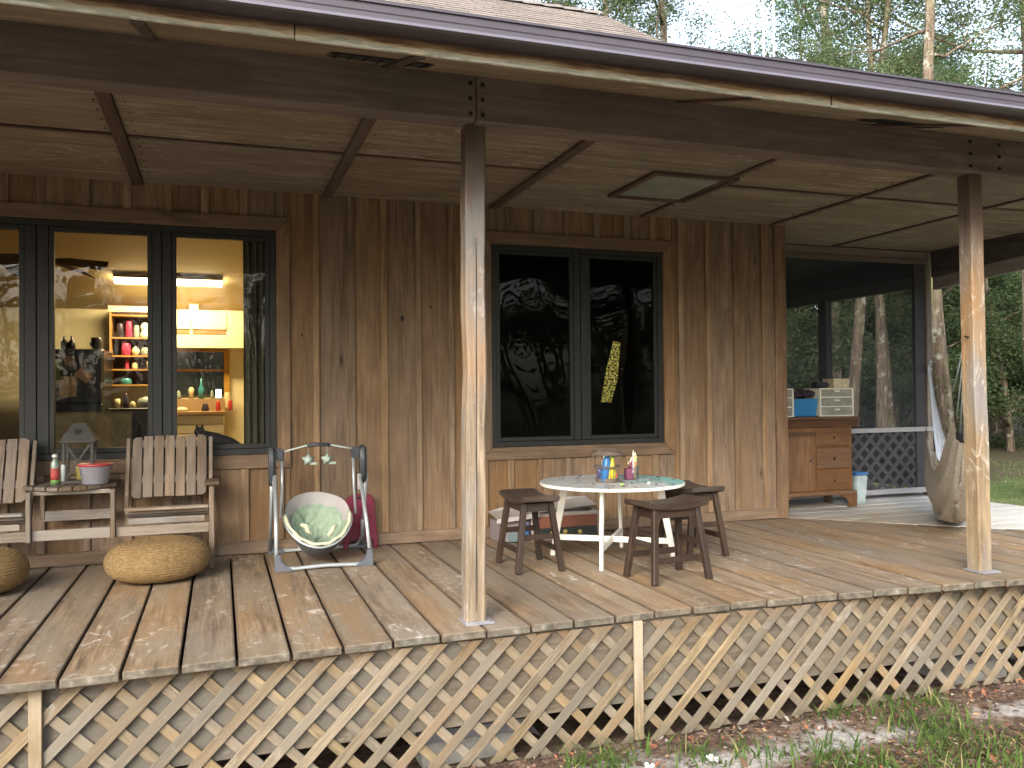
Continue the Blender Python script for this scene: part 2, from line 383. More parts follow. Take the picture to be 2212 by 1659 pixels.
sf = n.ramp(n.math('ADD', n.math('MULTIPLY', n.math('ABSOLUTE', n.math('ADD', Y_, .28)), -2.6), n.math('MULTIPLY_ADD', nA, 3.4, -1.25)), [(.05, 0.), (.30, 1.)])
near = n.mix(sf, mulch, sand)
lf = n.ramp(n.math('ADD', n.math('MULTIPLY_ADD', X_, .12, -.72), n.math('MULTIPLY', n.math('SUBTRACT', nA, .5), .8)), [(.0, 0.), (.35, 1.)])
lf2 = n.math('MAXIMUM', lf, n.ramp(n.math('ADD', n.math('MULTIPLY_ADD', Y_, -.25, -.75), n.math('MULTIPLY', n.math('SUBTRACT', nA, .5), .9)), [(.0, 0.), (.4, 1.)]))
dry = n.mix(n.ramp(nB, [(.35, .35), (.6, .85)]), lawn, (.20, .165, .12))
cl = n.mix(n.ramp(n.math('MULTIPLY_ADD', Y_, -.3, -.3), [(0., 0.), (.3, 1.)]), lawn, dry)
c = n.mix(lf2, near, cl)
rad = n.node('ShaderNodeVectorMath', operation='LENGTH'); n.l(tc, rad.inputs[0])
ff = n.ramp(n.math('ADD', n.math('MULTIPLY_ADD', rad.outputs['Value'], .1, -1.55), n.math('MULTIPLY', n.math('SUBTRACT', nC, .5), 1.3)), [(.0, 0.), (.25, 1.)])
c = n.mix(ff, c, floor_)
n.bsdf(c, .95, n.bump(n.math('ADD', nB, n.math('MULTIPLY', nD, .6)), .8, .03), spec=.2)
M['ground'] = n.m
GZ = -.655
def gh(x, y):
    near_ = max(0, 1-abs(y+.1)/.7)
    h = GZ+.035*near_+.05*(noise.noise((x*.9, y*.9, 0)))*max(0, min(1, (abs(y)+.1)))
    if y > .15 and -6 < x < 6: h -= .05
    d = math.hypot(x, y)
    if d > 25: h += .5*noise.noise((x*.03, y*.03, 3))
    return h
def axis_pts(lo, hi, step, far):
    p = []; t = lo
    while t <= hi: p.append(t); t += step
    s = step; t = hi
    while t < far: s *= 1.25; t += s; p.append(t)
    s = step; t = lo
    while t > -far: s *= 1.25; t -= s; p.insert(0, t)
    return p
xs = axis_pts(-3, 8, .12, 600); ys = axis_pts(-2.5, 1, .12, 600)
b = MB(); ny = len(ys)
b.add([(x, y, gh(x, y)) for x in xs for y in ys], [(i*ny+j, (i+1)*ny+j, (i+1)*ny+j+1, i*ny+j+1) for i in range(len(xs)-1) for j in range(ny-1)])
tag(b.build('ground', M['ground'], smooth=True), kind='structure')

# ================================================================== DECK
deck = empty('porch_deck', 'weathered brown plank porch floor wrapping the cabin corner, bleached grey beyond it', 'deck', (0, 0, 0))
def front_y(x):
    K = [(-9, -.07), (-1.6, -.045), (-.9, -.02), (-.4, 0.), (.1, .015), (1.2, .035), (1.9, .02), (2.2, 0.), (2.6, -.04), (3.2, -.08), (9, -.1)]
    for (a, p), (c_, q) in zip(K, K[1:]):
        if a <= x <= c_: return p+(q-p)*(x-a)/(c_-a)
    return 0
P = .2155; x = .0965-P*26; k = 0
while x < XE-.05:
    wv = P; x0 = x+.0045+random.uniform(0, .004); x1 = min(x+P-.0045, XE)
    yb0 = YW+.1 if x0 < XC else YW-(x0-XC)-.004; yb1 = YW+.1 if x1 < XC else YW-(x1-XC)-.004
    if x0 < XC < x1: yb0 = YW+.02; yb1 = YW-(x1-XC)-.004
    e = random.uniform(-.004, .004); yf0 = front_y(x0)+e; yf1 = front_y(x1)+e
    if yb1 > yf1+.03:
        zt = random.uniform(-.003, .002); cx = (x0+x1)/2
        bb = MB().prism([(x0-cx, yf0), (x1-cx, yf1), (x1-cx, yb1), (x0-cx, yb0)], 'z', -.036+zt, zt)
        link('deck_board', bb.mesh('deck_board', M['deck'], bevel=.004), deck, (cx, 0, 0))
    x += P
y = -.05; k = 0
while y < 8.5:
    y0 = y+.004; y1 = y+P-.004
    xa = max(XC, XC+(YW-y0)+.004) if y0 < YW else XC; xb = max(XC, XC+(YW-y1)+.004) if y1 < YW else XC
    if xa < XE-.02:
        cy = (y0+y1)/2; xe = XE+random.uniform(-.006, .01)+.03
        link('deck_board', MB().prism([(min(xa, xe-.01), y0-cy), (xe, y0-cy), (xe, y1-cy), (xb, y1-cy)], 'z', -.037, 0).mesh('deck_board', M['deck_e'], bevel=.003), deck, (0, cy, random.uniform(-.002, .001)))
    y += P
MB().box(-5.6, XE-.03, .062, .10, -.437, -.04).build('rim_joist', M['rim'], deck, bevel=.003)
MB().box(XE-.07, XE-.03, .105, 8.4, -.49, -.04).build('rim_joist', M['rim'], deck, bevel=.003)
b = MB()
for i in range(22): b.box(-5.3+i*.5, -5.26+i*.5, .24, 2.3, -.30, -.045)
b.build('joist_row', M['rim'], deck)
MB().box(-5.6, XC, 2.30, 2.36, -.75, -.04).build('foundation_panel', M['black'], deck)

def pier(x0, x1, y0, y1, lab):
    p = empty('support_pier', lab, 'pier', (0, 0, 0), group='piers under the deck')
    zb = -.8; z = -.515; i = 0
    while z > zb:
        board('block', p, x0, x1, y0, y1, max(z-.19, zb), z-.004, M['concrete'], .008); z -= .194; i += 1
    MB().box(x0-.03, x1+.05, y0-.03, y1+.03, -.512, -.508).box(x0-.03, x1+.05, y0-.034, y0-.03, -.56, -.508).build('flashing', M['steel'], p)
    MB().add([(x1+.05, y0-.03, -.51), (x1+.12, y0-.04, -.60), (x1+.09, y0+.05, -.61), (x1+.05, y0+.1, -.51)], [(0, 1, 2, 3)]).build('bent_flashing', M['steel'], p)
pier(-.15, .31, .26, .66, 'concrete block pier with metal flashing behind the lattice under the left post')
pier(3.08, 3.50, .26, .66, 'concrete block pier with metal flashing behind the lattice under the right post')

# lattice panels
def clipx(poly, xa, side):
    out = []
    for i in range(len(poly)):
        p, q = poly[i], poly[(i+1) % len(poly)]
        ip = (p[0] >= xa) if side > 0 else (p[0] <= xa); iq = (q[0] >= xa) if side > 0 else (q[0] <= xa)
        if ip: out.append(p)
        if ip != iq:
            t = (xa-p[0])/(q[0]-p[0]); out.append((xa, p[1]+t*(q[1]-p[1])))
    return out
def lattice(panel, xa, xb, zt, zb, pitch, wd, y0, y1, y2, mat, anchor_f, anchor_b, jit=.0, name='lattice_slat'):
    H = zt-zb; wv = wd*1.414
    for kind, anc, ya, yb_ in (('f', anchor_f, y0, y1), ('b', anchor_b, y1+.0005, y2)):
        k0 = int(math.floor((xa-H-anc)/pitch))-1; k1 = int(math.ceil((xb+H-anc)/pitch))+1
        for k in range(k0, k1+1):
            xt = anc+k*pitch+random.uniform(-jit, jit)*2
            dz = random.uniform(-.008, .008) if jit else 0
            if kind == 'f': poly = [(xt-H-wv/2, zb+dz), (xt-H+wv/2, zb+dz), (xt+wv/2, zt), (xt-wv/2, zt)]
            else: poly = [(xt+H-wv/2, zb+dz), (xt+H+wv/2, zb+dz), (xt+wv/2, zt), (xt-wv/2, zt)]
            poly = clipx(clipx(poly, xa, 1) or [], xb, -1) if clipx(poly, xa, 1) else []
            if len(poly) < 3: continue
            # local frame along the slat so the grain follows it
            ang = math.atan2(1, 1) if kind == 'f' else math.atan2(-1, 1)
            cx = sum(p[0] for p in poly)/len(poly); cz = sum(p[1] for p in poly)/len(poly)
            ca, sa = math.cos(ang), math.sin(ang)
            lp = [((p[0]-cx)*ca+(p[1]-cz)*sa, -(p[0]-cx)*sa+(p[1]-cz)*ca) for p in poly]
            ym = (ya+yb_)/2
            me = MB().prism(lp, 'y', ya-ym, yb_-ym).mesh('lattice_slat', mat, bevel=.0015)
            link(name, me, panel, (cx, ym, cz), (0, -ang, 0))
PX = [(-4.30, -1.715, 'wooden lattice panel under the porch deck below the bench and round poufs'),
      (-1.715, .862, 'wooden lattice panel under the porch deck on both sides of the left post'),
      (.862, 3.44, 'wooden lattice panel under the porch deck below the round table and stools'),
      (3.44, 5.85, 'wooden lattice panel under the porch deck right of the right-hand post')]
for a, c_, lab in PX:
    pn = empty('lattice_panel', lab, 'lattice', (0, 0, 0), group='lattice panels under the deck edge')
    lattice(pn, a+.024, c_-.024, -.048, -.617, .1630, .042, .030, .0435, .057, M['lat'], .2235, .155, .004)
    for xx in (a,):
        board('upright', pn, xx-.023, xx+.023, .014, .0298, -.605, -.035, M['latz'], .002)

# ================================================================== CABIN
cabin = empty('cabin', 'brown board and batten cabin with black framed windows and a shingle roof behind the porch', 'house', (0, 0, 0))
W1 = (-2.905, -.674, .672, 2.205); W2 = (.876, 2.325, .668, 2.195)
wall = MB()
YI = YW+.012
def wbox(x0, x1, z0, z1): wall.box(x0, x1, YI+.013, YI+.12, z0, z1)
wbox(-6, W1[0], 0, 3.3); wbox(W1[0], W1[1], 0, W1[2]); wbox(W1[0], W1[1], W1[3], 3.3)
wbox(W1[1], W2[0], 0, 3.3); wbox(W2[0], W2[1], 0, W2[2]); wbox(W2[0], W2[1], W2[3], 3.3); wbox(W2[1], XC-.03, 0, 3.3)
wall.box(XC-.13, XC-.03, YI+.121, 9.4, 0, 3.3); wall.box(-6, XC-.135, 9.3, 9.4, 0, 3.3); wall.box(-6.1, -6.001, YI, 9.4, 0, 3.3)
fw = wall.build('outer_wall', M['darkroom'], cabin)
bx = [-5.5, -5.26, -5.01, -4.77, -4.52, -4.28, -4.03, -3.79, -3.54, -3.30, -3.05, -2.80, -2.555, -2.31, -2.11, -1.853, -1.607, -1.364, -1.131, -.883, -.647, -.405, -.160, .071, .323, .567, .815, 1.02, 1.25, 1.49, 1.748, 2.007, 2.24, 2.49, 2.742, 3.01, 3.285]
T = .093
def spans(x0, x1):
    """vertical ranges of siding left free by the window trims"""
    r = []
    for W, s in ((W1, 1), (W2, 1)):
        if x1 > W[0]-T+.002 and x0 < W[1]+T-.002: return [(0.0, W[2]-T), (W[3]+T, ZC+.05)]
    return [(0.0, ZC+.05)]
edges = bx+[XC-.06]
for i, (a, c_) in enumerate(zip(edges, edges[1:])):
    cuts = sorted(set([a, c_]+[t for W in (W1, W2) for t in (W[0]-T, W[1]+T) if a < t < c_]))
    for p, q in zip(cuts, cuts[1:]):
        if q-p < .004: continue
        for z0, z1 in spans(p, q):
            board('wall_board', fw, p+.0015, q-.0015, YW-.004+random.uniform(-.002, .002), YW+.018, z0, z1, M['wall'], .002)
for x_ in bx:
    for z0, z1 in spans(x_-.02, x_+.02):
        wd = .05 if random.random() < .8 else .042
        xl = x_-wd/2; xr = x_+wd/2
        for W in (W1, W2):
            if z1-z0 > 2:
                if xl < W[1]+T < xr: xl = W[1]+T+.001
                if xl < W[0]-T < xr: xr = W[0]-T-.001
        board('batten', fw, xl, xr, YW-.024, YW-.007, z0+(.0 if z0 > 1 else .088), z1, M['batten'], .0035)
board('corner_board', fw, XC-.115, XC, YW-.028, YW-.008, .002, ZC+.03, M['trimz'], .004)
board('corner_board', fw, XC-.02, XC+.006, YW-.006, YW+.09, .002, ZC+.03, M['trimz'], .004)
board('baseboard', fw, -5.6, XC-.12, YW-.034, YW-.012, .004, .086, M['trim'], .004)
for x_, z_, r_k in ((.205, 1.62, .016), (.42, 1.71, .008), (3.40, 1.27, .010), (-.50, 1.49, .008), (2.90, .62, .007)):
    MB().add([(x_+r_k*.75*math.cos(R(a)), YW-.0075, z_+r_k*1.3*math.sin(R(a))) for a in range(0, 360, 36)]+[(x_, YW-.0045, z_)], [(i, (i+1) % 10, 10) for i in range(10)]).build('knot', M['black'], fw) if x_ != 3.40 else None
# side wall boards toward the screened room
y = YW+.1
while y < 8.5:
    board('side_board', fw, XC-.03, XC-.008, y, y+.235, 0.003, ZC, M['wall'], .002); y += .24

def trim_ring(par, W):
    x0, x1, z0, z1 = W; ya, yb_ = YW-.030, YW-.006; g = .0015
    def pr(poly, mat): MB().prism(poly, 'y', ya, yb_).build('trim_board', mat, par, bevel=.003)
    pr([(x0-T, z1+T), (x1+T, z1+T), (x1+g, z1), (x0-g, z1)], M['trim'])
    pr([(x0-T, z0-T), (x0-g, z0), (x1+g, z0), (x1+T, z0-T)], M['trim'])
    pr([(x0-T, z0-T+g*3), (x0-T, z1+T-g*3), (x0, z1-g), (x0, z0+g)], M['trimz'])
    pr([(x1, z0+g), (x1, z1-g), (x1+T, z1+T-g*3), (x1+T, z0-T+g*3)], M['trimz'])
def window(W, muls, cols, gmat, label, bulge=()):
    wn = MB(); x0, x1, z0, z1 = W; fwid = .042; ya, yb_ = YW-.014, YW+.075
    wn.box(x0+.001, x0+fwid, ya, yb_, z0+.001, z1-.001).box(x1-fwid, x1-.001, ya, yb_, z0+.001, z1-.001)
    wn.box(x0+fwid+.0005, x1-fwid-.0005, ya, yb_, z0+.001, z0+fwid).box(x0+fwid+.0005, x1-fwid-.0005, ya, yb_, z1-fwid, z1-.001)
    win = wn.build('window', M['frame'], cabin, bevel=.003)
    for (a, c_) in muls:
        MB().box(a, (a+c_)/2-.003, ya+.004, yb_-.01, z0+fwid+.001, z1-fwid-.001).box((a+c_)/2+.003, c_, ya+.004, yb_-.01, z0+fwid+.001, z1-fwid-.001).box((a+c_)/2-.0025, (a+c_)/2+.0025, ya+.016, yb_-.014, z0+fwid+.001, z1-fwid-.001).build('mullion', M['frame'], win, bevel=.002)
    for i, (a, c_) in enumerate(cols):
        s = .030; zz0 = z0+fwid+.001; zz1 = z1-fwid-.001
        MB().box(a, a+s, ya+.012, ya+.05, zz0, zz1).box(c_-s, c_, ya+.012, ya+.05, zz0, zz1).box(a+s+.0005, c_-s-.0005, ya+.012, ya+.05, zz0, zz0+s).box(a+s+.0005, c_-s-.0005, ya+.012, ya+.05, zz1-s, zz1).build('sash', M['frame'], win, bevel=.002)
        amp = bulge[i] if i < len(bulge) else .0
        def fn(u, v, a=a, c_=c_, amp=amp):
            e = (math.sin(math.pi*u)*math.sin(math.pi*v))
            return (a+s+(c_-a-2*s)*u, ya+.034+amp*e+.0004*math.sin(9*u+7*v), zz0+s+(zz1-zz0-2*s)*v)
        MB().grid(fn, 24, 32).build('pane', gmat, win, smooth=True)
    trim_ring(win, W)
    if label: win['label'] = label
    return win
window(W1, [(-2.201, -2.066), (-1.458, -1.342)], [(-2.862, -2.202), (-2.065, -1.459), (-1.341, -.717)], M['glass'], 'lit three-pane window showing the kitchen')
window(W2, [(1.552, 1.662)], [(.919, 1.551), (1.663, 2.282)], M['glassd'], 'dark two-pane window', bulge=(.004, .0004))

# main roof above the porch roof
roof = MB(); RX = 3.60; sl_ = .629
def rz(y): return 4.978+(y-4.639)*sl_
yr = 6.153
nrm = Vector((0, -sl_, 1)).normalized()
roof.add([(-7, 1.9, rz(1.9)), (RX, 1.9, rz(1.9)), (RX, yr, rz(yr)), (-7, yr, rz(yr)), (-7, 1.9, rz(1.9)-.14), (RX, 1.9, rz(1.9)-.14), (RX, yr, rz(yr)-.14), (-7, yr, rz(yr)-.14)],
         [(0,1,2,3),(7,6,5,4),(0,4,5,1),(1,5,6,2),(2,6,7,3),(3,7,4,0)])
roof.add([(-7, yr+.001, rz(yr)), (RX, yr+.001, rz(yr)), (RX, 10, rz(yr)-(10-yr)*sl_), (-7, 10, rz(yr)-(10-yr)*sl_)], [(0, 1, 2, 3)])
rf = roof.build('roof', M['shingle_dark'], cabin, fix=False)
b = MB(); L = (yr-2.4)/26
for i in range(27):
    ya = 2.3+i*L; yb_ = min(ya+L*1.06, yr)
    o1 = nrm*.016; o0 = nrm*.004
    z0 = rz(ya); z1 = rz(yb_)
    xj = RX+.03+random.uniform(-.01, .01)
    b.add([(-7, ya+o1.y, z0+o1.z), (xj, ya+o1.y, z0+o1.z), (xj, yb_+o0.y, z1+o0.z), (-7, yb_+o0.y, z1+o0.z), (-7, ya+o0.y*.1, z0), (xj, ya+o0.y*.1, z0)], [(0, 1, 2, 3), (4, 5, 1, 0)])
tag(b.build('shingle_courses', M['shingle'], rf, fix=False), kind='stuff')
b = MB()
for i in range(40):
    xa = RX-.02-.27*i+.0
    b.add([(xa-.28, yr-.16, rz(yr-.16)+.03), (xa, yr-.16, rz(yr-.16)+.045), (xa, yr, rz(yr)+.055), (xa-.28, yr, rz(yr)+.035), (xa, yr+.16, rz(yr-.16)+.045), (xa-.28, yr+.16, rz(yr-.16)+.03)], [(0, 1, 2, 3), (3, 2, 4, 5)])
tag(b.build('ridge_cap_shingles', M['shingle'], rf, fix=False), kind='stuff')
MB().bar((RX+.045, 1.9, rz(1.9)-.08), (RX+.045, yr, rz(yr)-.08), .02, .14).build('rake_board', M['trim'], rf)
MB().add([(RX-.3, 2.4, 2.5), (RX-.3, 9.4, 2.5), (RX-.3, yr, rz(yr)-.16), (RX-.3, 2.4, rz(2.4)-.15)], [(0, 1, 2, 3)]).build('gable_wall', M['wall'], rf)

# ================================================================== PORCH ROOF
pr_ = empty('porch_roof', 'low porch roof with plywood ceiling, dark front beam, weathered fascia and brown gutter', 'porch roof', (0, 0, 0))
YB0, YB1, ZB0, ZB1 = .075, .20, 2.332, 2.542
# front beam in two lengths butted over the left post
board('beam', pr_, -5.8, .083, YB0-.004, YB1, ZB0, ZB1, M['beam'], .006)
board('beam', pr_, .0865, 6.0, YB0, YB1, ZB0-.004, ZB1, M['beam'], .006)
b = MB()
for zz in (2.36, 2.43, 2.50):
    for xx in (.055, .115, 3.06, 3.28): b.lathe([(.0, -.004), (.013, -.004), (.013, 0), (0, .0)], (0, 0, 0), 8) if False else b.box(xx-.008, xx+.008, YB0-.010, YB0-.003, zz-.008, zz+.008)
b.build('bolt_heads', M['iron'], pr_)
# ceiling: plywood panels and battens at 1.22 m
BX = [-1.512+1.2194*k for k in range(-4, 7)]
HX = (1.61, 2.15); HY = (1.13, 1.73)
def panel(x0, x1, y0, y1):
    g = .004; zz = ZC+random.uniform(0, .004)
    board('ceiling_panel', pr_, x0+g, x1-g, y0+g, y1-g, zz, zz+.012, M['ceil'], .001)
for a, c_ in zip(BX, BX[1:]):
    if c_ > 6.2: c_ = 6.2
    rows = [(YB1-.02, 1.285), (1.29, YW+.02)] if a < XC-.3 else [(YB1-.02, 1.285), (1.29, 3.06)]
    for y0, y1 in rows:
        if a < HX[0] < c_ :
            # panels cut round the skylight opening
            if y0 < 1: panel(a, c_, y0, HY[0]-.01); 
            else: panel(a, c_, HY[1]+.01, y1); panel(a, HX[0], HY[0]-.01, HY[1]+.01); panel(HX[1]+.01, c_, HY[0]-.01, HY[1]+.01)
        else: panel(a, c_, y0, y1)
for i, x_ in enumerate(BX):
    if x_ > 6: continue
    ye = YW-.03 if x_ < XC else 3.04
    wd = .062 if i in (4, 5, 6) else .034
    board('seam_batten', pr_, x_-wd, x_+.002, YB1, ye, ZC-(.024 if wd > .05 else .014), ZC-.001, M['cbat'], .004)
for a, c_ in zip(BX, BX[1:]):
    if a < 1.6 < c_: continue
    board('seam_strip', pr_, a+.004, min(c_, 6.2)-.07, 1.272, 1.300, ZC-.009, ZC-.0005, M['cbat'], .002)
MB().box(-5.8, 6.2, YB1, 3.1, ZC+.03, ZC+.05).build('ceiling_deck', M['black'], pr_)
b = MB()
for i, x_ in enumerate(BX):
    for dx in (-.09, .05):
        for k_ in range(14):
            y_ = .30+k_*.15
            if x_ < 5.6 and abs(y_-1.29) > .03 and not (HX[0]-.05 < x_+dx < HX[1]+.05 and HY[0]-.05 < y_ < HY[1]+.05): b.box(x_+dx-.004, x_+dx+.004, y_-.004, y_+.004, ZC-.0015, ZC+.004)
tag(b.build('nail_heads', M['iron'], pr_), kind='stuff')
# skylight hatch
hb = MB(); x0, x1 = HX; y0, y1 = HY
hb.box(x0-.045, x0, y0-.045, y1+.045, ZC-.022, ZC+.028).box(x1, x1+.045, y0-.045, y1+.045, ZC-.022, ZC+.028).box(x0+.0005, x1-.0005, y0-.045, y0, ZC-.022, ZC+.028).box(x0+.0005, x1-.0005, y1, y1+.045, ZC-.022, ZC+.028)
hk = hb.build('skylight', M['cbat'], pr_, bevel=.003)
MB().box(x0+.001, x1-.001, y0+.001, y1-.001, ZC-.008, ZC-.002).build('pane', M['hatch'], hk)
# soffit sloping up to the beam, with vents
def sof(y): return 2.336+(y+.575)*(2.534-2.336)/(YB0+.575)
sx0 = -5.8; seams = [-5.8, -4.6, -3.38, -2.16, -1.30, -.33, 1.15, 2.37, 3.6, 4.8, 6.0]
for a, c_ in zip(seams, seams[1:]):
    MB().add([(a+.004, -.572, sof(-.572)), (c_-.004, -.572, sof(-.572)), (c_-.004, YB0-.005, sof(YB0)), (a+.004, YB0-.005, sof(YB0)),
              (a+.004, -.572, sof(-.572)+.012), (c_-.004, -.572, sof(-.572)+.012), (c_-.004, YB0-.005, sof(YB0)+.012), (a+.004, YB0-.005, sof(YB0)+.012)],
             [(0,3,2,1),(4,5,6,7),(0,1,5,4),(1,2,6,5),(2,3,7,6),(3,0,4,7)]).build('soffit_panel', M['ceil'], pr_)
    MB().bar((a, -.572, sof(-.572)-.006), (a, YB0-.006, sof(YB0)-.006), .045, .010).build('soffit_batten', M['cbat'], pr_)
for a, c_ in ((-.62, -.20), (2.08, 2.50)):
    vb = MB(); y0, y1 = -.30, -.10
    vb.add([(a, y0, sof(y0)-.004), (c_, y0, sof(y0)-.004), (c_, y1, sof(y1)-.004), (a, y1, sof(y1)-.004)], [(0, 1, 2, 3)])
    ve = vb.build('soffit_vent', M['black'], pr_)
    fb = MB()
    for k in range(7): 
        xx = a+(c_-a)*(k+.5)/7; fb.bar((xx, y0, sof(y0)-.008), (xx, y1, sof(y1)-.008), .004, .004)
    fb.build('mesh_bars', M['frame'], ve)
# fascia, in three lengths
for a, c_ in ((-5.9, -.787), (-.783, 1.526), (1.530, 6.4)):
    board('fascia_board', pr_, a, c_, -.592, -.574, 2.331+random.uniform(-.003, .003), 2.445, M['fascia'], .003)
MB().box(1.5255, 1.5305, -.5935, -.5925, 2.335, 2.45).build('joint_strip', M['black'], pr_)
# gutter (K profile) and its lip
gp = [(-.5935, 2.475), (-.5935, 2.385), (-.668, 2.385), (-.672, 2.392), (-.690, 2.408), (-.712, 2.43), (-.718, 2.447), (-.718, 2.462), (-.712, 2.462), (-.705, 2.445), (-.66, 2.40), (-.60, 2.40)]
gt = MB().prism([(y, z) for y, z in [(-.5935, 2.381), (-.712, 2.381), (-.717, 2.386), (-.7175, 2.405), (-.7205, 2.410), (-.7225, 2.438), (-.7165, 2.438), (-.7135, 2.42), (-.705, 2.392), (-.5935, 2.389)]], 'x', -5.9, 6.4).build('gutter', M['gutter'], pr_, fix=True)
MB().prism([(-.728, 2.374), (-.712, 2.370), (-.700, 2.3805), (-.7125, 2.3905), (-.724, 2.386)], 'x', -5.9, 6.4).build('gutter_lip', M['gutter_lip'], gt)
MB().prism([(-.7305, 2.4365), (-.7195, 2.4335), (-.7195, 2.4425), (-.7305, 2.4445)], 'x', -5.9, 6.4).build('gutter_rim', M['gutter'], gt)
# roof slab with ragged shingle edge
pb = MB()
pb.add([(-5.95, -.69, 2.452), (6.45, -.69, 2.452), (6.45, 3.0, 2.452+3.69*.34), (-5.95, 3.0, 2.452+3.69*.34)], [(0, 1, 2, 3)])
pb.add([(-5.95, -.69, 2.444), (6.45, -.69, 2.444), (6.45, 3.0, 2.438+3.69*.34), (-5.95, 3.0, 2.438+3.69*.34)], [(3, 2, 1, 0)])
pb.build('roof_deck', M['shingle_dark'], pr_)
b = MB(); x_ = -5.95
while x_ < 6.45:
    wv = random.uniform(.26, .34); d = random.uniform(-.006, .006); h = random.uniform(.0, .006)
    b.box(x_, x_+wv-.006, -.708+d, -.40, 2.4455+h*.2, 2.4535+h); x_ += wv
x_ = -5.95
b.build('shingle_edge', M['shingle_dark'], pr_)
# ragged second course stepping up the slope
for c2 in range(12):
    y0 = -.55+c2*.28
    MB().add([(-5.95, y0, 2.452+(y0+.69)*.34+.012), (6.45, y0, 2.452+(y0+.69)*.34+.012), (6.45, y0+.3, 2.452+(y0+.99)*.34+.004), (-5.95, y0+.3, 2.452+(y0+.99)*.34+.004)], [(0, 1, 2, 3)]).build('shingle_course', M['shingle'], pr_, fix=False)
# east eave: dark beam over a pale trim strip, running back
def eb(xa, xb, y0, y1, za0, zb0, za1, zb1, nm, mat):
    MB().add([(xa, y0, za0), (xb, y0, za0), (xb, y0, zb0), (xa, y0, zb0), (xa, y1, za1), (xb, y1, za1), (xb, y1, zb1), (xa, y1, zb1)], [(0,1,2,3),(7,6,5,4),(0,4,5,1),(1,5,6,2),(2,6,7,3),(3,7,4,0)]).build(nm, mat, pr_)
eb(XE-.02, XE+.08, .22, 3.10, 2.40, 2.474, 2.222, 2.474, 'side_beam', M['beamy'])
eb(XE+.0, XE+.05, .22, 3.10, 2.275, 2.398, 2.098, 2.220, 'side_trim', M['stripy'])
MB().add([(XE+.08, -.6, 2.49), (6.45, -.6, 2.49), (6.45, 9, 2.40), (XE+.08, 9, 2.40)], [(0, 1, 2, 3)]).build('side_soffit', M['ceil'], pr_)
MB().add([(XC-.2, 2.9, 2.50), (6.45, 2.9, 2.50), (6.45, 9, 2.50), (XC-.2, 9, 2.50)], [(0, 1, 2, 3)]).build('side_ceiling', M['ceil'], pr_)
MB().add([(XC-.2, 2.8, 2.54), (6.45, 2.8, 2.54), (6.45, 9, 2.54), (XC-.2, 9, 2.54)], [(0, 1, 2, 3)]).build('side_roof', M['shingle_dark'], pr_)

# ================================================================== POSTS
def post(x, y, wd, ztop, lean, lab, wav):
    b = MB(); nz = 26; vs_ = []; ch = .007
    for i in range(nz+1):
        z = .012+(ztop-.012)*i/nz; t = i/nz
        ox = lean*t+wav*noise.noise((x, t*5, 1)); w0 = wd*(1+wav*2.*noise.noise((x+9, t*7, 2)))
        hw = w0/2
        ring = [(-hw+ch, -hw), (hw-ch, -hw), (hw, -hw+ch), (hw, hw-ch), (hw-ch, hw), (-hw+ch, hw), (-hw, hw-ch), (-hw, -hw+ch)]
        for p in ring: vs_.append((x+ox+p[0]+wav*.5*noise.noise((p[0]*40, t*9, x)), y+p[1], z))
    fs = [(i*8+j, i*8+(j+1) % 8, (i+1)*8+(j+1) % 8, (i+1)*8+j) for i in range(nz) for j in range(8)]+[tuple(range(8))[::-1], tuple(range(nz*8, nz*8+8))]
    o = b.add(vs_, fs).build('support_post', M['post'])
    tag(o, lab, 'post', 'posts holding up the porch roof')
    MB().box(x-wd/2-.012, x+wd/2+.03, y-wd/2-.03, y+wd/2+.01, .001, .011).box(x-wd/2-.002, x+wd/2+.006, y-wd/2-.032, y-wd/2-.028, .011, .018).build('post_base', M['steel'], o)
    return o
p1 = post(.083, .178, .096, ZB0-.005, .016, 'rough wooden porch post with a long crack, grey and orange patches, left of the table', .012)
MB().tube([(.083+.001*math.sin(k*1.7)+.013*t, .1298-.0002, .05+t*1.75) for k, t in enumerate([i/14 for i in range(15)])], [.0012+.0016*abs(math.sin(k*.9)) for k in range(15)], 5).build('crack', M['black'], p1)
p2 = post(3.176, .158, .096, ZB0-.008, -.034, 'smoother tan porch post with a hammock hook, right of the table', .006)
hk = MB().tube([(3.125, .15, 1.375), (3.09, .145, 1.378), (3.07, .14, 1.38)], .005, 8).lathe([(0, -.004), (.014, -.004), (.014, .004), (0, .004)], (3.118, .15, 1.375), 10)
hk.build('hook', M['iron'], p2)
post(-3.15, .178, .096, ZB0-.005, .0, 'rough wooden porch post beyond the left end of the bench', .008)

# ================================================================== SCREENED ROOM
sr = empty('screened_room', 'dark screened porch room behind the dresser with lattice below its rail', 'screened porch', (0, 0, 0))
YS = 3.08
board('corner_post', sr, 5.735, 5.80, YS-.03, YS+.06, .002, 2.49, M['stripz'], .004)
board('frame_post', sr, 5.60, 5.733, YS-.012, YS+.03, .04, 2.42, M['sframe'], .003)
board('frame_post', sr, XC+.01, XC+.10, YS-.012, YS+.03, .04, 2.42, M['sframe'], .003)
board('header', sr, XC+.01, 5.733, YS-.03, YS+.05, 2.36, 2.47, M['beam'], .003)
board('header_trim', sr, XC+.01, 5.733, YS-.045, YS-.031, 2.34, 2.385, M['rim'], .002)
board('rail', sr, XC+.01, 5.79, YS-.055, YS-.031, .655, .700, M['alu'], .003)
board('bottom_rail', sr, XC+.01, 5.79, YS-.055, YS-.031, .045, .095, M['alu'], .003)
MB().add([(XC, YS, .05), (5.60, YS, .05), (5.60, YS, 2.36), (XC, YS, 2.36)], [(0, 1, 2, 3)]).build('screen_panel', M['screen'], sr)
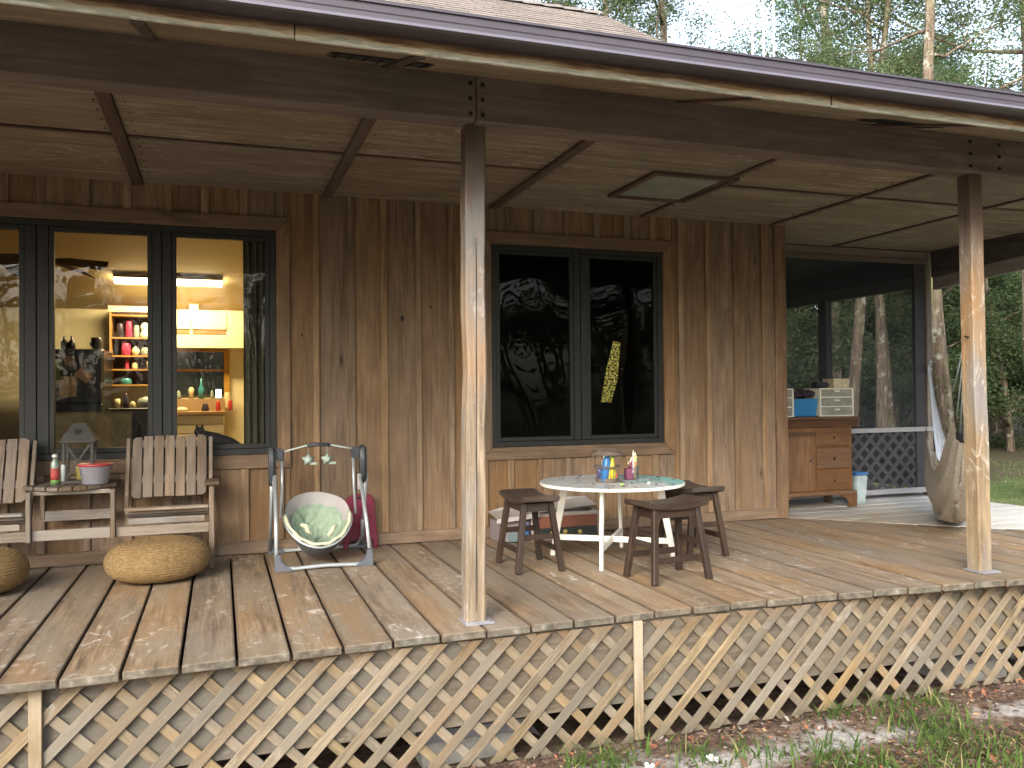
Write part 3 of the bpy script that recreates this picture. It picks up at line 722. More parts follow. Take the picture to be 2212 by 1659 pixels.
lattice(sr, XC+.03, 5.60, .65, .06, .145, .040, YS+.006, YS+.013, YS+.020, M['slat_d'], .02, .05, 0)
# side (east) openings of the room
for y0, y1 in ((3.14, 3.20), (4.60, 4.74), (6.3, 6.42), (8.3, 8.4)): board('side_post', sr, XE-.10, XE-.01, y0, y1, .04, 2.20, M['sframe'], .003)
MB().box(XE-.10, XE-.005, 3.14, 8.4, 2.13, 2.25).build('side_header', M['slat_d'], sr)
MB().box(XE-.11, XE, 3.14, 8.4, 2.2505, 2.49).build('side_header_upper', M['sframe'], sr)
MB().box(XE-.09, XE-.02, 3.21, 8.3, .60, .66).build('side_rail', M['sframe'], sr)
MB().add([(XE-.05, 3.2, .05), (XE-.05, 8.3, .05), (XE-.05, 8.3, 2.13), (XE-.05, 3.2, 2.13)], [(0, 1, 2, 3)]).build('screen_panel', M['screen2'], sr)
MB().add([(XE-.03, 3.2, .05), (XE-.03, 8.3, .05), (XE-.03, 8.3, .6), (XE-.03, 3.2, .6)], [(0, 1, 2, 3)]).build('kick_panel', M['slat_d'], sr)
MB().box(XC, XE, 8.4, 8.46, 0, 2.49).build('end_wall', M['slat_d'], sr)
MB().box(XC, XE-.12, 3.13, 8.39, 2.47, 2.495).build('room_ceiling', M['sframe'], sr)

# ================================================================== KITCHEN SEEN THROUGH THE LIT WINDOW
YK = 7.1
b = MB(); b.add([(-6, YI+.13, -.05), (-.2, YI+.13, -.05), (-.2, 9.2, -.05), (-6, 9.2, -.05)], [(0, 1, 2, 3)])
tag(b.build('kitchen_floor', plain('brown_floor', (.12, .07, .04), .5)), kind='structure')
zf = lambda y: 2.09+(YK-y)*.36 if y > 4.6 else 2.75+(y-2.5)*.1143
b = MB(); b.box(-6, -.2, YK, YK+.1, -.05, 2.2); b.box(-.2, -.12, YI+.125, YK, -.05, 3.25)
tag(b.build('kitchen_wall', M['wallp']), kind='structure')
b = MB(); b.add([(-6, YI+.125, zf(2.5)), (-.2, YI+.125, zf(2.5)), (-.2, 4.6, zf(4.6001)), (-6, 4.6, zf(4.6001)), (-.2, YK+.05, zf(YK+.05)), (-6, YK+.05, zf(YK+.05))], [(0, 1, 2, 3), (3, 2, 4, 5)])
tag(b.build('kitchen_ceiling', M['ceilp']), kind='structure')
# fluorescent ceiling fixture, lit
t = empty('ceiling_light', 'long lit fluorescent ceiling light seen through the kitchen window', 'ceiling light', (-1.56, 6.3, 2.30))
MB().box(-.55, .55, -.09, .09, .055, .10).build('housing', plain('fixture_metal', (.3, .22, .12), .5), t, bevel=.004)
b = MB(); b.prism([(-.075, .054), (-.07, .012), (-.045, 0), (.045, 0), (.07, .012), (.075, .054)], 'x', -.545, .545)
b.build('diffuser', M['lamp'], t)
al = bpy.data.lights.new('fixture_light', 'AREA'); al.shape = 'RECTANGLE'; al.size = 1.05; al.size_y = .14; al.energy = 12; al.color = (1, .80, .42)
ao = bpy.data.objects.new('fixture_light', al); COL.objects.link(ao); ao.parent = t; ao.location = (0, 0, -.012)
al2 = bpy.data.lights.new('fixture_glow', 'AREA'); al2.shape = 'RECTANGLE'; al2.size = 1.05; al2.size_y = .1; al2.energy = 2; al2.color = (1, .80, .42)
ao2 = bpy.data.objects.new('fixture_glow', al2); COL.objects.link(ao2); ao2.parent = t; ao2.location = (0, .10, .05); ao2.rotation_euler = (R(100), 0, 0)
# ceiling fan
t = empty('ceiling_fan', 'dark ceiling fan with drooping blades in front of the lit kitchen', 'ceiling fan', (-2.50, 4.6, 2.26))
mdark = plain('dark_fan_wood', (.05, .03, .018), .5)
MB().tube([(0, 0, .08), (0, 0, zf(4.6001)-2.26-.002)], .015).build('rod', M['iron'], t)
MB().lathe([(0, -.05), (.06, -.045), (.085, 0), (.085, .05), (.05, .08), (0, .085)]).build('motor', M['iron'], t, smooth=True)
for k in range(5):
    a = R(-18+72*k); d = Vector((math.cos(a), math.sin(a), 0)); s_ = Vector((-d.y, d.x, .55))*1.25
    MB().add([d*.09-s_*.03+Vector((0, 0, .01)), d*.2-s_*.055, d*.54-s_*.065-Vector((0, 0, .05)), d*.57-Vector((0, 0, .055)), d*.54+s_*.065-Vector((0, 0, .04)), d*.2+s_*.055, d*.09+s_*.03+Vector((0, 0, .01))],
             [(0, 1, 2, 3, 4, 5, 6)]).build('blade', mdark, t)
# open shelf with crockery
t = empty('open_shelf', 'open wooden kitchen shelf of mugs and jars, left of the cream cabinets', 'shelf', (0, 0, 0))
SX0, SX1, SY0, SY1, SZ0, SZ1 = -2.215, -1.62, 6.80, YK-.002, 1.20, 2.085
for a in (SX0, SX1-.022): MB().box(a, a+.022, SY0, SY1, SZ0, SZ1).build('side_panel', M['oak'], t)
lev = [SZ0, 1.375, 1.53, 1.735, 1.99]
for z in lev: MB().box(SX0+.0225, SX1-.0225, SY0+.003, SY1, z, z+.018).build('shelf_board', M['oak'], t)
MB().box(SX0-.01, SX1+.01, SY0-.012, SY0-.001, SZ1-.045, SZ1+.02).build('top_rail', M['cab'], t)
MB().box(SX0+.0225, SX1-.0225, YK-.02, YK-.004, SZ0+.02, SZ1).build('back_panel', plain('shelf_back', (.10, .05, .05), .7), t)
cols = {'pink': (.55, .05, .12), 'white': (.75, .72, .6), 'dark': (.05, .04, .06), 'glass': (.3, .33, .28), 'teal': (.05, .25, .28), 'cream': (.7, .6, .35), 'red': (.5, .04, .03)}
cm = {k: plain(k+'_glaze', v, .25, bump=0) for k, v in cols.items()}
def jar(name, lab, x, y, z, r, h, c, prof=None, cat='jar', handle=False, group='crockery on the kitchen shelf'):
    p = prof or [(0, 0), (r*.85, 0), (r, .01), (r, h*.75), (r*.8, h*.9), (r*.8, h), (0, h)]
    o = MB().lathe(p, (0, 0, 0), 14).build(name, cm[c], smooth=True); o.location = (x, y, z); tag(o, lab, cat, group)
    if handle: MB().tube([(r*.95, 0, h*.75), (r*1.45, 0, h*.7), (r*1.5, 0, h*.4), (r*.95, 0, h*.25)], .006, 6).build('handle', cm[c], o, smooth=True)
    return o
jar('canister', 'dark canister on the top shelf of the kitchen shelf', -2.11, 6.87, 1.754, .038, .16, 'dark', cat='canister')
jar('water_bottle', 'tall pink bottle on the top shelf beside the dark canister', -2.02, 6.87, 1.754, .036, .185, 'pink', cat='bottle')
jar('glass_jar', 'greyish glass jar between the pink bottle and the white pot', -1.94, 6.87, 1.754, .03, .14, 'glass')
jar('coffee_pot', 'white pot with a round lid on the top kitchen shelf', -1.85, 6.87, 1.754, .045, .17, 'white', [(0, 0), (.05, 0), (.055, .04), (.035, .08), (.045, .1), (.05, .13), (.03, .165), (0, .175)], 'pot')
jar('glass_jar', 'glass jar half hidden by the mullion on the top kitchen shelf', -1.74, 6.87, 1.754, .04, .15, 'glass')
jar('canister', 'short pink canister on the second kitchen shelf', -2.05, 6.87, 1.549, .05, .14, 'pink', cat='canister')
jar('sugar_bowl', 'round cream bowl with a lid on the second kitchen shelf', -1.95, 6.87, 1.549, .04, .1, 'cream', [(0, 0), (.03, 0), (.045, .04), (.04, .07), (.02, .09), (0, .11)], 'bowl')
jar('glass_jar', 'squat clear jar on the second kitchen shelf', -1.85, 6.87, 1.549, .045, .09, 'glass')
jar('glass_jar', 'tall clear jar on the second kitchen shelf near the mullion', -1.75, 6.87, 1.549, .035, .13, 'glass')
jar('tumbler', 'slim pink tumbler on the third kitchen shelf', -2.04, 6.87, 1.394, .022, .12, 'pink', cat='tumbler')
jar('glass_jar', 'small pale jar beside the slim pink tumbler', -1.96, 6.87, 1.394, .03, .075, 'cream')
jar('mug', 'cream mug with a handle on the third kitchen shelf', -1.80, 6.86, 1.394, .036, .09, 'cream', [(0, 0), (.033, 0), (.036, .09), (.03, .09), (.028, .01), (0, .01)], 'mug', True)
jar('dish', 'teal dish on the lowest kitchen shelf', -2.05, 6.88, 1.219, .06, .07, 'teal', cat='dish')
jar('dish', 'red bowl on the lowest kitchen shelf', -1.78, 6.88, 1.219, .05, .05, 'red', [(0, 0), (.03, 0), (.055, .05), (.05, .05), (0, .02)], 'dish')
# wall cabinets
t = empty('wall_cabinet', 'cream wall cabinets with dark open shelf slots above the kitchen window', 'cabinet', (0, 0, 0))
MB().box(-1.615, -.21, 6.80, YK-.003, 1.64, 2.08).build('carcass', M['cab'], t, bevel=.003)
for a, c_ in ((-1.59, -1.365), (-1.345, -.965)):
    MB().box(a, c_, 6.782, 6.798, 1.855, 2.03).build('door', M['cab'], t, bevel=.003)
    MB().box(a+.01, c_-.005, 6.792, 6.7995, 1.80, 1.845).build('slot', plain('cabinet_slot_shade', (.30, .14, .05), .6), t)
o = MB().box(-1.375, -1.275, 6.82, 6.92, 2.0805, 2.15).build('small_box', M['cab'], bevel=.004); tag(o, 'small cream box on top of the wall cabinets', 'box')
# kitchen window
t = empty('kitchen_window', 'dark kitchen window with honey wood casing below the cream cabinets', 'window', (0, 0, 0))
MB().box(-1.62, -1.0, YK-.02, YK-.004, 1.09, 1.62).build('pane', plain('night_glass', (.012, .018, .015), .12, bump=0), t)
MB().box(-.995, -.93, YK-.05, YK-.003, 1.05, 1.63).build('casing', M['oak'], t)
MB().box(-1.62, -1.0, YK-.045, YK-.021, 1.372, 1.40).build('sash_bar', M['oak'], t)
MB().box(-1.62, -1.0, YK-.05, YK-.021, 1.605, 1.63).build('casing', M['oak'], t)
# counter with sink base
t = empty('kitchen_counter', 'wooden kitchen counter with cream drawer fronts below the dark window', 'counter', (0, 0, 0))
MB().box(-1.70, -.985, 6.50, YK-.055, .865, .905).build('worktop', M['oak'], t, bevel=.004)
MB().box(-1.70, -.985, 6.95, YK-.055, .906, 1.045).build('backsplash', plain('orange_splash', (.34, .22, .11), .5), t)
MB().box(-1.69, -.99, 6.54, YK-.06, 0, .864).build('carcass', M['cab'], t)
for z0, z1 in ((.76, .855), (.66, .745), (.52, .645)): MB().box(-1.68, -1.0, 6.52, 6.539, z0, z1).build('drawer_front', M['cab'], t, bevel=.004)
jar('soap_bottle', 'orange topped soap bottle on the kitchen counter', -1.36, 6.985, 1.046, .028, .13, 'cream', [(0, 0), (.03, 0), (.022, .05), (.03, .06), (.034, .11), (.02, .135), (0, .14)], 'bottle', group='things on the kitchen counter')
jar('wine_bottle', 'tall dark green bottle in front of the kitchen window', -1.25, 6.985, 1.046, .033, .25, 'teal', [(0, 0), (.033, 0), (.034, .12), (.012, .17), (.011, .24), (0, .245)], 'bottle', group='things on the kitchen counter')
jar('cup', 'pale cup on the counter right of the small lit screen', -.96, 6.985, .93, .04, .19, 'cream', cat='cup', group='things on the kitchen counter')
jar('jar', 'red jar at the right end of the kitchen counter', -.925, 6.75, .91, .025, .12, 'red', group='things on the kitchen counter')
jar('faucet_jar', 'glass jar standing on the left of the kitchen counter', -1.58, 6.985, 1.046, .045, .05, 'glass', group='things on the kitchen counter')
t = MB().box(-1.095, -1.02, 6.95, 6.965, 1.046, 1.165).build('small_screen', M['black'], bevel=.003); tag(t, 'small brightly lit screen on the kitchen counter', 'screen')
MB().box(-1.087, -1.028, 6.9485, 6.9495, 1.057, 1.155).build('display', M['phone'], t)
# dark fridge with papers
t = empty('refrigerator', 'dark refrigerator with papers stuck on it, seen through the kitchen window', 'refrigerator', (0, 0, 0))
MB().box(-2.95, -2.18, 6.02, 6.75, -.05, 1.575).build('body', plain('black_enamel', (.018, .017, .018), .3), t, bevel=.012)
MB().box(-2.94, -2.19, 5.985, 6.015, 1.02, 1.57).build('door', plain('black_enamel_door', (.02, .019, .02), .3), t, bevel=.01)
MB().box(-2.94, -2.19, 5.985, 6.015, -.02, 1.01).build('door', plain('black_enamel_door_low', (.02, .019, .02), .3), t, bevel=.01)
def paper(lab, x0, z0, x1, z1, col, rot=0):
    o = MB().box(-(x1-x0)/2, (x1-x0)/2, -.001, .001, -(z1-z0)/2, (z1-z0)/2).build('paper', plain('paper_'+str(len(lab)), col, .8, bump=0)); o.location = ((x0+x1)/2, 5.9825, (z0+z1)/2); o.rotation_euler = (0, R(rot), 0)
    tag(o, lab, 'paper', 'papers on the refrigerator')
paper('green sheet of paper on the refrigerator', -2.69, 1.24, -2.58, 1.46, (.25, .38, .14))
paper('pale sheet with red marks on the refrigerator, lowest one', -2.59, 1.08, -2.43, 1.29, (.62, .5, .32))
paper('tilted pinkish paper on the refrigerator', -2.435, 1.25, -2.29, 1.35, (.7, .5, .38), 38)
paper('small pink picture near the top of the refrigerator', -2.54, 1.40, -2.45, 1.5, (.38, .25, .17))
jar('bottle', 'dark bottle on the refrigerator, first of a close pair', -2.56, 6.1, 1.576, .035, .13, 'dark', [(0, 0), (.035, 0), (.035, .07), (.012, .1), (.012, .13), (0, .13)], 'bottle', group='things on the refrigerator')
jar('bottle', 'dark bottle on the refrigerator, second of a close pair', -2.49, 6.1, 1.576, .035, .135, 'dark', [(0, 0), (.035, 0), (.035, .07), (.012, .1), (.012, .135), (0, .135)], 'bottle', group='things on the refrigerator')
jar('vase', 'dark round vase at the right end of the refrigerator top', -2.26, 6.1, 1.576, .06, .11, 'dark', [(0, 0), (.03, 0), (.065, .05), (.05, .1), (.055, .12), (0, .11)], 'vase', group='things on the refrigerator')
# dining clutter
t = empty('sideboard', 'dark sideboard with clutter below the open kitchen shelf', 'sideboard', (0, 0, 0))
MB().box(-2.14, -1.69, 6.2, 6.7, -.05, .93).build('body', plain('dark_sideboard', (.035, .022, .018), .5), t, bevel=.006)
MB().box(-2.16, -1.67, 6.18, 6.72, .9305, .955).build('top', plain('dark_sideboard_top', (.03, .02, .016), .3), t, bevel=.004)
jar('pot', 'shiny dark pot on the sideboard below the open shelf', -1.80, 6.35, .956, .09, .12, 'glass', [(0, 0), (.08, 0), (.1, .05), (.08, .1), (.02, .12), (0, .125)], 'pot', group='things on the sideboard')
rk = random.Random(77)
for i, (x, y, z, r, h, c_, lab) in enumerate([(-2.00, 6.32, .956, .03, .16, 'dark', 'dark bottle on the sideboard behind the pale candle'), (-1.93, 6.28, .956, .035, .07, 'cream', 'low cream pot on the sideboard, left of the shiny pot'), (-1.72, 6.30, .956, .03, .11, 'white', 'white jar at the right end of the sideboard'),
    (-1.50, 6.985, 1.046, .03, .10, 'glass', 'clear jar left of the orange topped soap bottle'), (-1.13, 6.985, 1.046, .022, .10, 'glass', 'small green glass beside the small lit screen'), (-1.45, 6.62, .906, .07, .05, 'cream', 'cream bowl upside down on the kitchen worktop'), (-1.20, 6.60, .906, .045, .09, 'dark', 'dark kettle on the kitchen worktop'), (-1.06, 6.62, .906, .03, .12, 'red', 'red can on the kitchen worktop')]):
    jar('jar', lab, x, y, z, r, h, c_, [(0, 0), (r*.8, 0), (r, h*.2), (r*rk.uniform(.7, 1), h*.7), (r*rk.uniform(.35, .7), h*.86), (r*.4, h), (0, h)], group='things on the sideboard and worktop')
jar('candle', 'pale cylinder candle on the sideboard', -2.08, 6.3, .956, .026, .1, 'cream', [(0, 0), (.026, 0), (.026, .1), (0, .1)], 'candle', group='things on the sideboard')
# armchair with a throw
t = empty('armchair', 'dark armchair with a fringed brown throw behind the window', 'armchair', (-1.93, 3.75, 0))
mf = plain('dark_upholstery', (.035, .025, .02), .9); mth = plain('brown_throw', (.12, .085, .035), .95, var=.4, scale=25, bump=.5)
MB().box(-.36, .36, -.30, .35, .0, .42).build('seat', mf, t, bevel=.05, segs=3)
MB().box(-.36, .36, -.42, -.22, .38, .93).build('backrest', mf, t, bevel=.07, segs=3)
for a in (-.46, .36): MB().box(a, a+.1, -.3, .35, 0, .6).build('armrest', mf, t, bevel=.03, segs=2)
MB().grid(lambda u, v: (-.30+.56*u, -.445+.27*max(0, v-.55)/.45 if v > .55 else -.445-.01*math.sin(u*19), (.62+.35*min(v, .55)/.55+.012*math.sin(u*25)) if v < .55 else .965-.02*(v-.55)), 20, 10).build('throw_blanket', mth, t, smooth=True)
# curtain
def cur(u, v): 
    x = -.885+.165*u; return (x, YW+.135+.022*math.sin(u*22)+.008*math.sin(v*5+u*9), .60+1.62*v)
o = MB().grid(cur, 60, 10).build('curtain', plain('olive_curtain_cloth', (.06, .06, .036), .9, var=.15), smooth=True); tag(o, 'olive curtain hanging at the right edge of the lit window', 'curtain')
# dim room behind the dark window
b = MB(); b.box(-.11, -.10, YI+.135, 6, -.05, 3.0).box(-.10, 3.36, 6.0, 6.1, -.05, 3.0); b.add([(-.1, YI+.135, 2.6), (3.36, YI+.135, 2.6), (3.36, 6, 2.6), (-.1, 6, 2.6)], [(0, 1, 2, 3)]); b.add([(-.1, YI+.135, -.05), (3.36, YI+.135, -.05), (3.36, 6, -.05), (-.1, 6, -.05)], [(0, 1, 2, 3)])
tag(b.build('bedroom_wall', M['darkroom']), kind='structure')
gp_ = emit('painted_reflection', (.85, .66, .12), .24); nn = gp_.node_tree.nodes; em_ = [q for q in nn if q.type == 'EMISSION'][0]  # glowing panel added behind the glass to imitate a yellow reflection
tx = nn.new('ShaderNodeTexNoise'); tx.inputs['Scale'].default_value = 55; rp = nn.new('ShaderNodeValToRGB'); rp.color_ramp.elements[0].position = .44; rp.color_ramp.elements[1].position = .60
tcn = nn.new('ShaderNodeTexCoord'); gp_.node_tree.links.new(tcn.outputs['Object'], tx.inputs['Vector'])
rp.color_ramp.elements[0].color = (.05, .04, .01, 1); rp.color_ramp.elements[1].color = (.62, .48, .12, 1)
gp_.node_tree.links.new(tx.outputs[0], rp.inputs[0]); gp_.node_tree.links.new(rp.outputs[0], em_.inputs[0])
o = MB().add([(2.296, 3.2, 1.538), (2.365, 3.2, 1.522), (2.333, 3.2, 1.189), (2.266, 3.2, .982), (2.166, 3.2, .991), (2.224, 3.2, 1.289)], [(0, 1, 2, 3, 4, 5)]).build('painted_reflection', gp_)
tag(o, 'narrow slanting yellow reflection in the dark window, imitated by an added glowing panel with dark specks', 'lit gap')
# cat on the inner sill
tag(MB().box(-1.35, -.86, YW+.09, YW+.26, .66, .705).build('cushion', plain('green_cushion', (.03, .06, .03), .9), bevel=.015, segs=2), 'dark green cushion on the sill behind the lit window', 'cushion')
def skin(name, joints, bones, mat, parent=None, sub=2):
    me = bpy.data.meshes.new(name); me.from_pydata([j[0] for j in joints], bones, []); o = bpy.data.objects.new(name, me); COL.objects.link(o)
    me.materials.append(mat)
    md = o.modifiers.new('skin', 'SKIN'); md.use_smooth_shade = True
    for sv, j in zip(me.skin_vertices[0].data, joints): sv.radius = (j[1], j[1] if len(j) < 3 else j[2])
    me.skin_vertices[0].data[0].use_root = True
    sb = o.modifiers.new('sub', 'SUBSURF'); sb.levels = sub; sb.render_levels = sub
    if parent: o.parent = parent
    return o
fur = plain('black_fur', (.008, .008, .008), .8, scale=60, bump=.6)
J = [((-1.02, 2.52, .76), .05), ((-1.09, 2.52, .775), .055), ((-1.15, 2.515, .80), .04), ((-1.175, 2.50, .825), .034), ((-1.205, 2.49, .82), .018),
     ((-.96, 2.52, .75), .035), ((-.92, 2.54, .735), .014), ((-.90, 2.58, .725), .011), ((-1.0, 2.56, .725), .012), ((-1.0, 2.60, .715), .012), ((-1.13, 2.47, .74), .014), ((-1.16, 2.44, .717), .013),
     ((-1.19, 2.515, .855), .012), ((-1.195, 2.518, .875), .004), ((-1.16, 2.515, .855), .012), ((-1.152, 2.518, .877), .004)]
cat = skin('cat', J, [(0, 1), (1, 2), (2, 3), (3, 4), (0, 5), (5, 6), (6, 7), (0, 8), (8, 9), (2, 10), (10, 11), (3, 12), (12, 13), (3, 14), (14, 15)], fur)
tag(cat, 'black cat lying behind the glass above the right bench seat', 'cat')
em = emit('cat_eye_glint', (.3, .35, .1), .0)
for dx in (-.2, -.185): MB().lathe([(0, -.004), (.004, 0), (0, .004)], (-1.0+dx-.006, 2.464, .832), 6).build('eye', plain('cat_eye', (.25, .3, .05), .2, bump=0), cat)

# ================================================================== BENCH (two seats joined by a table)
bn = empty('double_bench', 'weathered two-seat bench of wooden slats joined by a small middle table', 'bench', (0, 0, 0))
def seat_unit(X0, X1):
    n_ = 7; pw = (X1-X0)/n_
    for i in range(n_):
        a = X0+i*pw+.0045; c_ = X0+(i+1)*pw-.0045; dz = [-.006, 0, .002, .003, .0, .002, .004][i]
        cx = (a+c_)/2; hh = .40; w_ = (c_-a)/2
        r0 = .018
        poly = [(-w_, 0+r0*(i == 0)), (-w_+r0*(i == 0)+.002, 0), (w_-r0*(i == 6)-.002, 0), (w_, r0*(i == 6)+.001), (w_, hh-r0*(i == 6)), (w_-r0*(i == 6)-.003, hh), (-w_+r0*(i == 0)+.003, hh), (-w_, hh-r0*(i == 0))]
        if i not in (0, 6): poly = [(-w_, 0), (w_, 0), (w_, hh), (-w_, hh)]
        me = MB().prism(poly, 'y', 0, .018).mesh('back_slat', M['bench'], bevel=.002)
        link('back_slat', me, bn, (cx, 2.115, .440+dz), (R(-19), 0, 0))
    for z, yy in ((.52, 2.162), (.74, 2.238)): board('back_rail', bn, X0+.01, X1-.01, yy, yy+.02, z, z+.05, M['benchx'], .003, rot=(R(-19), 0, 0))
    MB().bar((X0-.022, 2.10, .36), (X0-.022, 2.275, .80), .022, .04).build('back_upright', M['bench'], bn, bevel=.002)
    MB().bar((X1+.022, 2.10, .36), (X1+.022, 2.275, .80), .022, .04).build('back_upright', M['bench'], bn, bevel=.002)
    for k in range(4):
        y0 = 1.935+k*.052; z = .395-.022*k
        board('seat_slat', bn, X0-.02, X1+.012, y0, y0+.044, z-.016, z, M['benchx'], .004, rot=(R(18 if k else 6), 0, 0))
    board('under_rail', bn, X0-.01, X1-.012, 2.0, 2.02, .288, .326, M['benchx'], .003)
seat_unit(-1.571, -1.122); seat_unit(-2.60, -2.145)
for x0, x1 in ((-1.108, -1.078), (-2.68, -2.65)):
    board('leg', bn, x0, x1, 1.935, 1.975, .002, .515, M['bench'], .003)
    board('leg', bn, x0, x1, 2.27, 2.305, .002, .515, M['bench'], .003)
    board('armrest', bn, x0-.028, x1+.035, 1.91, 2.33, .517, .541, M['benchy'], .008)
    board('side_rail', bn, x0+.004, x1-.004, 1.976, 2.269, .235, .285, M['benchy'], .003)
board('front_rail', bn, -2.648, -2.115, 1.945, 1.965, .228, .286, M['benchx'], .003)
board('front_rail', bn, -2.085, -1.668, 1.945, 1.965, .228, .290, M['benchx'], .003)
board('front_rail', bn, -1.636, -1.109, 1.945, 1.965, .228, .286, M['benchx'], .003)
for x0 in (-1.664, -2.112):
    board('table_leg', bn, x0, x0+.025, 1.915, 1.975, .225, .518, M['bench'], .003)
board('table_leg', bn, -2.05, -2.027, 1.99, 2.02, .35, .518, M['bench'], .003)
board('back_stretcher', bn, -2.082, -1.67, 2.252, 2.272, .302, .366, M['benchx'], .003)
board('apron', bn, -2.085, -1.669, 1.985, 2.005, .492, .516, M['benchx'], .002)
xt = [-2.16+.0735*i for i in range(8)]
for i in range(7):
    a, c_ = xt[i]+.003, xt[i+1]-.003
    fy = lambda x: 1.905+.19*((x+1.90)/.27)**2
    b = MB().prism([(a, fy(a)), ((a+c_)/2, fy((a+c_)/2)), (c_, fy(c_)), (c_, 2.33), (a, 2.33)], 'z', .519+.001*(i % 2), .542)
    b.build('table_slat', M['benchy'], bn, bevel=.003)

def pouf(x, y, r, h, lab, seed):
    o = bpy.data.objects.new('pouf', None)
    rnd = random.Random(seed); b = MB(); prof = []
    nr = 24; 
    for i in range(nr*5+1):
        t = i/(nr*5); a = -math.pi/2+math.pi*t
        rr = r*(max(0, math.cos(a))**.55); zz = h/2+h/2*math.sin(a)*(.96+.04*math.cos(a))
        ridge = .0045*abs(math.sin(math.pi*t*nr))
        prof.append((max(0, rr+ridge*math.cos(a)), zz+ridge*math.sin(a)))
    prof[0] = (0, prof[0][1]); prof[-1] = (0, prof[-1][1]-.012)
    n_ = 72; vs_ = []
    for rr, zz in prof:
        for j in range(n_):
            t = 2*math.pi*j/n_; k = 1+.018*math.sin(t*2+seed)+.01*noise.noise((math.cos(t)*3, math.sin(t)*3, zz*9+seed))+.004*math.sin(j*math.pi)
            vs_.append((rr*k*math.cos(t), rr*k*math.sin(t), zz*(1+.02*math.sin(t+seed))))
    K = len(prof); fs = [(i*n_+j, i*n_+(j+1) % n_, (i+1)*n_+(j+1) % n_, (i+1)*n_+j) for i in range(K-1) for j in range(n_)]
    me = b.add(vs_, fs).mesh('pouf', M['jute'], smooth=True); o = link('pouf', me, None, (x, y, .002)); tag(o, lab, 'pouf', 'woven poufs in front of the bench')
    return o
n = NT('jute_rope'); v, oi = n.coords(); wv = n.noise(n.mapping(v, (45, 45, 150)), 1., 4, .7); b_ = n.noise(v, 5., 4)
c = n.ramp(wv, [(.3, (.13, .082, .036)), (.5, (.25, .168, .078)), (.7, (.36, .26, .135))]); c = n.mix(n.ramp(b_, [(.4, 0.), (.65, .6)]), c, (.20, .125, .055))
n.bsdf(c, .95, n.bump(wv, 1., .012), spec=.1); M['jute'] = n.m
pouf(-1.386, 1.735, .285, .232, 'whole round woven jute pouf in front of the right bench seat', 1)
pouf(-2.33, 1.68, .275, .238, 'round woven jute pouf cut by the left edge of the photo', 2)

# things on the bench table
ZT = .5435
t = empty('lantern', 'grey wooden candle lantern with crossed bars and a heart in its roof', 'lantern', (-1.862, 2.16, ZT+.001))
mg = plain('greyed_lantern_wood', (.05, .048, .042), .7, var=.15)
MB().box(-.09, .09, -.085, .085, 0, .02).build('base', mg, t, bevel=.003)
for sx_ in (-1, 1):
    for sy_ in (-1, 1): MB().box(sx_*.078-.008, sx_*.078+.008, sy_*.073-.008, sy_*.073+.008, .0205, .25).build('corner_bar', mg, t, bevel=.001)
MB().bar((-.066, -.074, .03), (.066, -.074, .24), .012, .010, (0, 1, 0)).build('cross_bar', mg, t); MB().bar((.066, -.070, .03), (-.066, -.070, .24), .012, .006, (0, 1, 0)).build('cross_bar', mg, t)
MB().box(-.10, .10, -.095, .095, .2505, .266).build('eave', mg, t, bevel=.002)
MB().add([(-.095, -.09, .2665), (.095, -.09, .2665), (.095, .09, .2665), (-.095, .09, .2665), (-.035, -.03, .365), (.035, -.03, .365), (.035, .03, .365), (-.035, .03, .365)], [(0,3,2,1),(4,5,6,7),(0,1,5,4),(1,2,6,5),(2,3,7,6),(3,0,4,7)]).build('roof', mg, t)
hp = [(math.sin(a)**3*.022, .0) for a in [0]]
ht = [R(i*15) for i in range(24)]
MB().add([(16*math.sin(a)**3*.0015, -.0915+(.315-.2665+(13*math.cos(a)-5*math.cos(2*a)-2*math.cos(3*a)-math.cos(4*a))*.0014)*.60, .3165+(13*math.cos(a)-5*math.cos(2*a)-2*math.cos(3*a)-math.cos(4*a))*.0014) for a in ht], [tuple(range(24))]).build('heart_cutout', M['black'], t)
for k, (a, c_) in enumerate((((-.068, -.062), (.068, -.062)), ((-.068, .062), (.068, .062)))): MB().add([(a[0], a[1], .022), (c_[0], c_[1], .022), (c_[0], c_[1], .25), (a[0], a[1], .25)], [(0, 1, 2, 3)]).build('pane', M['glass'], t)
MB().lathe([(0, .021), (.03, .021), (.032, .11), (.012, .115), (0, .112)], (.01, 0, 0), 16).build('candle', plain('yellow_wax', (.5, .42, .12), .5), t, smooth=True)
MB().tube([(-.03, 0, .365), (-.02, 0, .40), (.02, 0, .40), (.03, 0, .365)], .003, 6).build('handle', M['iron'], t)
t = empty('food_tub', 'translucent plastic tub with a red lid on the bench table', 'tub', (-1.760, 2.05, ZT+.001))
tubm = plain('cloudy_plastic', (.27, .27, .305), .25, bump=0)
MB().lathe([(0, 0), (.068, 0), (.072, .004), (.090, .10), (.096, .104), (.096, .112), (.088, .112)], n=32).build('body', tubm, t, smooth=True)
MB().lathe([(0, .004), (.064, .005), (.070, .03), (0, .035)], n=24).build('contents', plain('dark_contents', (.12, .11, .14), .8), t)
MB().lathe([(.099, .108), (.100, .122), (.094, .125), (.085, .120), (0, .120)], n=32).build('lid', plain('red_plastic', (.34, .04, .045), .35, bump=0), t, smooth=True)
t = empty('spray_bottle', 'slim bottle with a red and green label on the bench table', 'bottle', (-1.985, 2.08, ZT+.001))
MB().lathe([(0, 0), (.022, 0), (.024, .01), (.024, .13), (.014, .15), (.012, .16), (0, .16)], n=18).build('body', plain('pale_green_plastic', (.20, .26, .20), .15, bump=0), t, smooth=True)
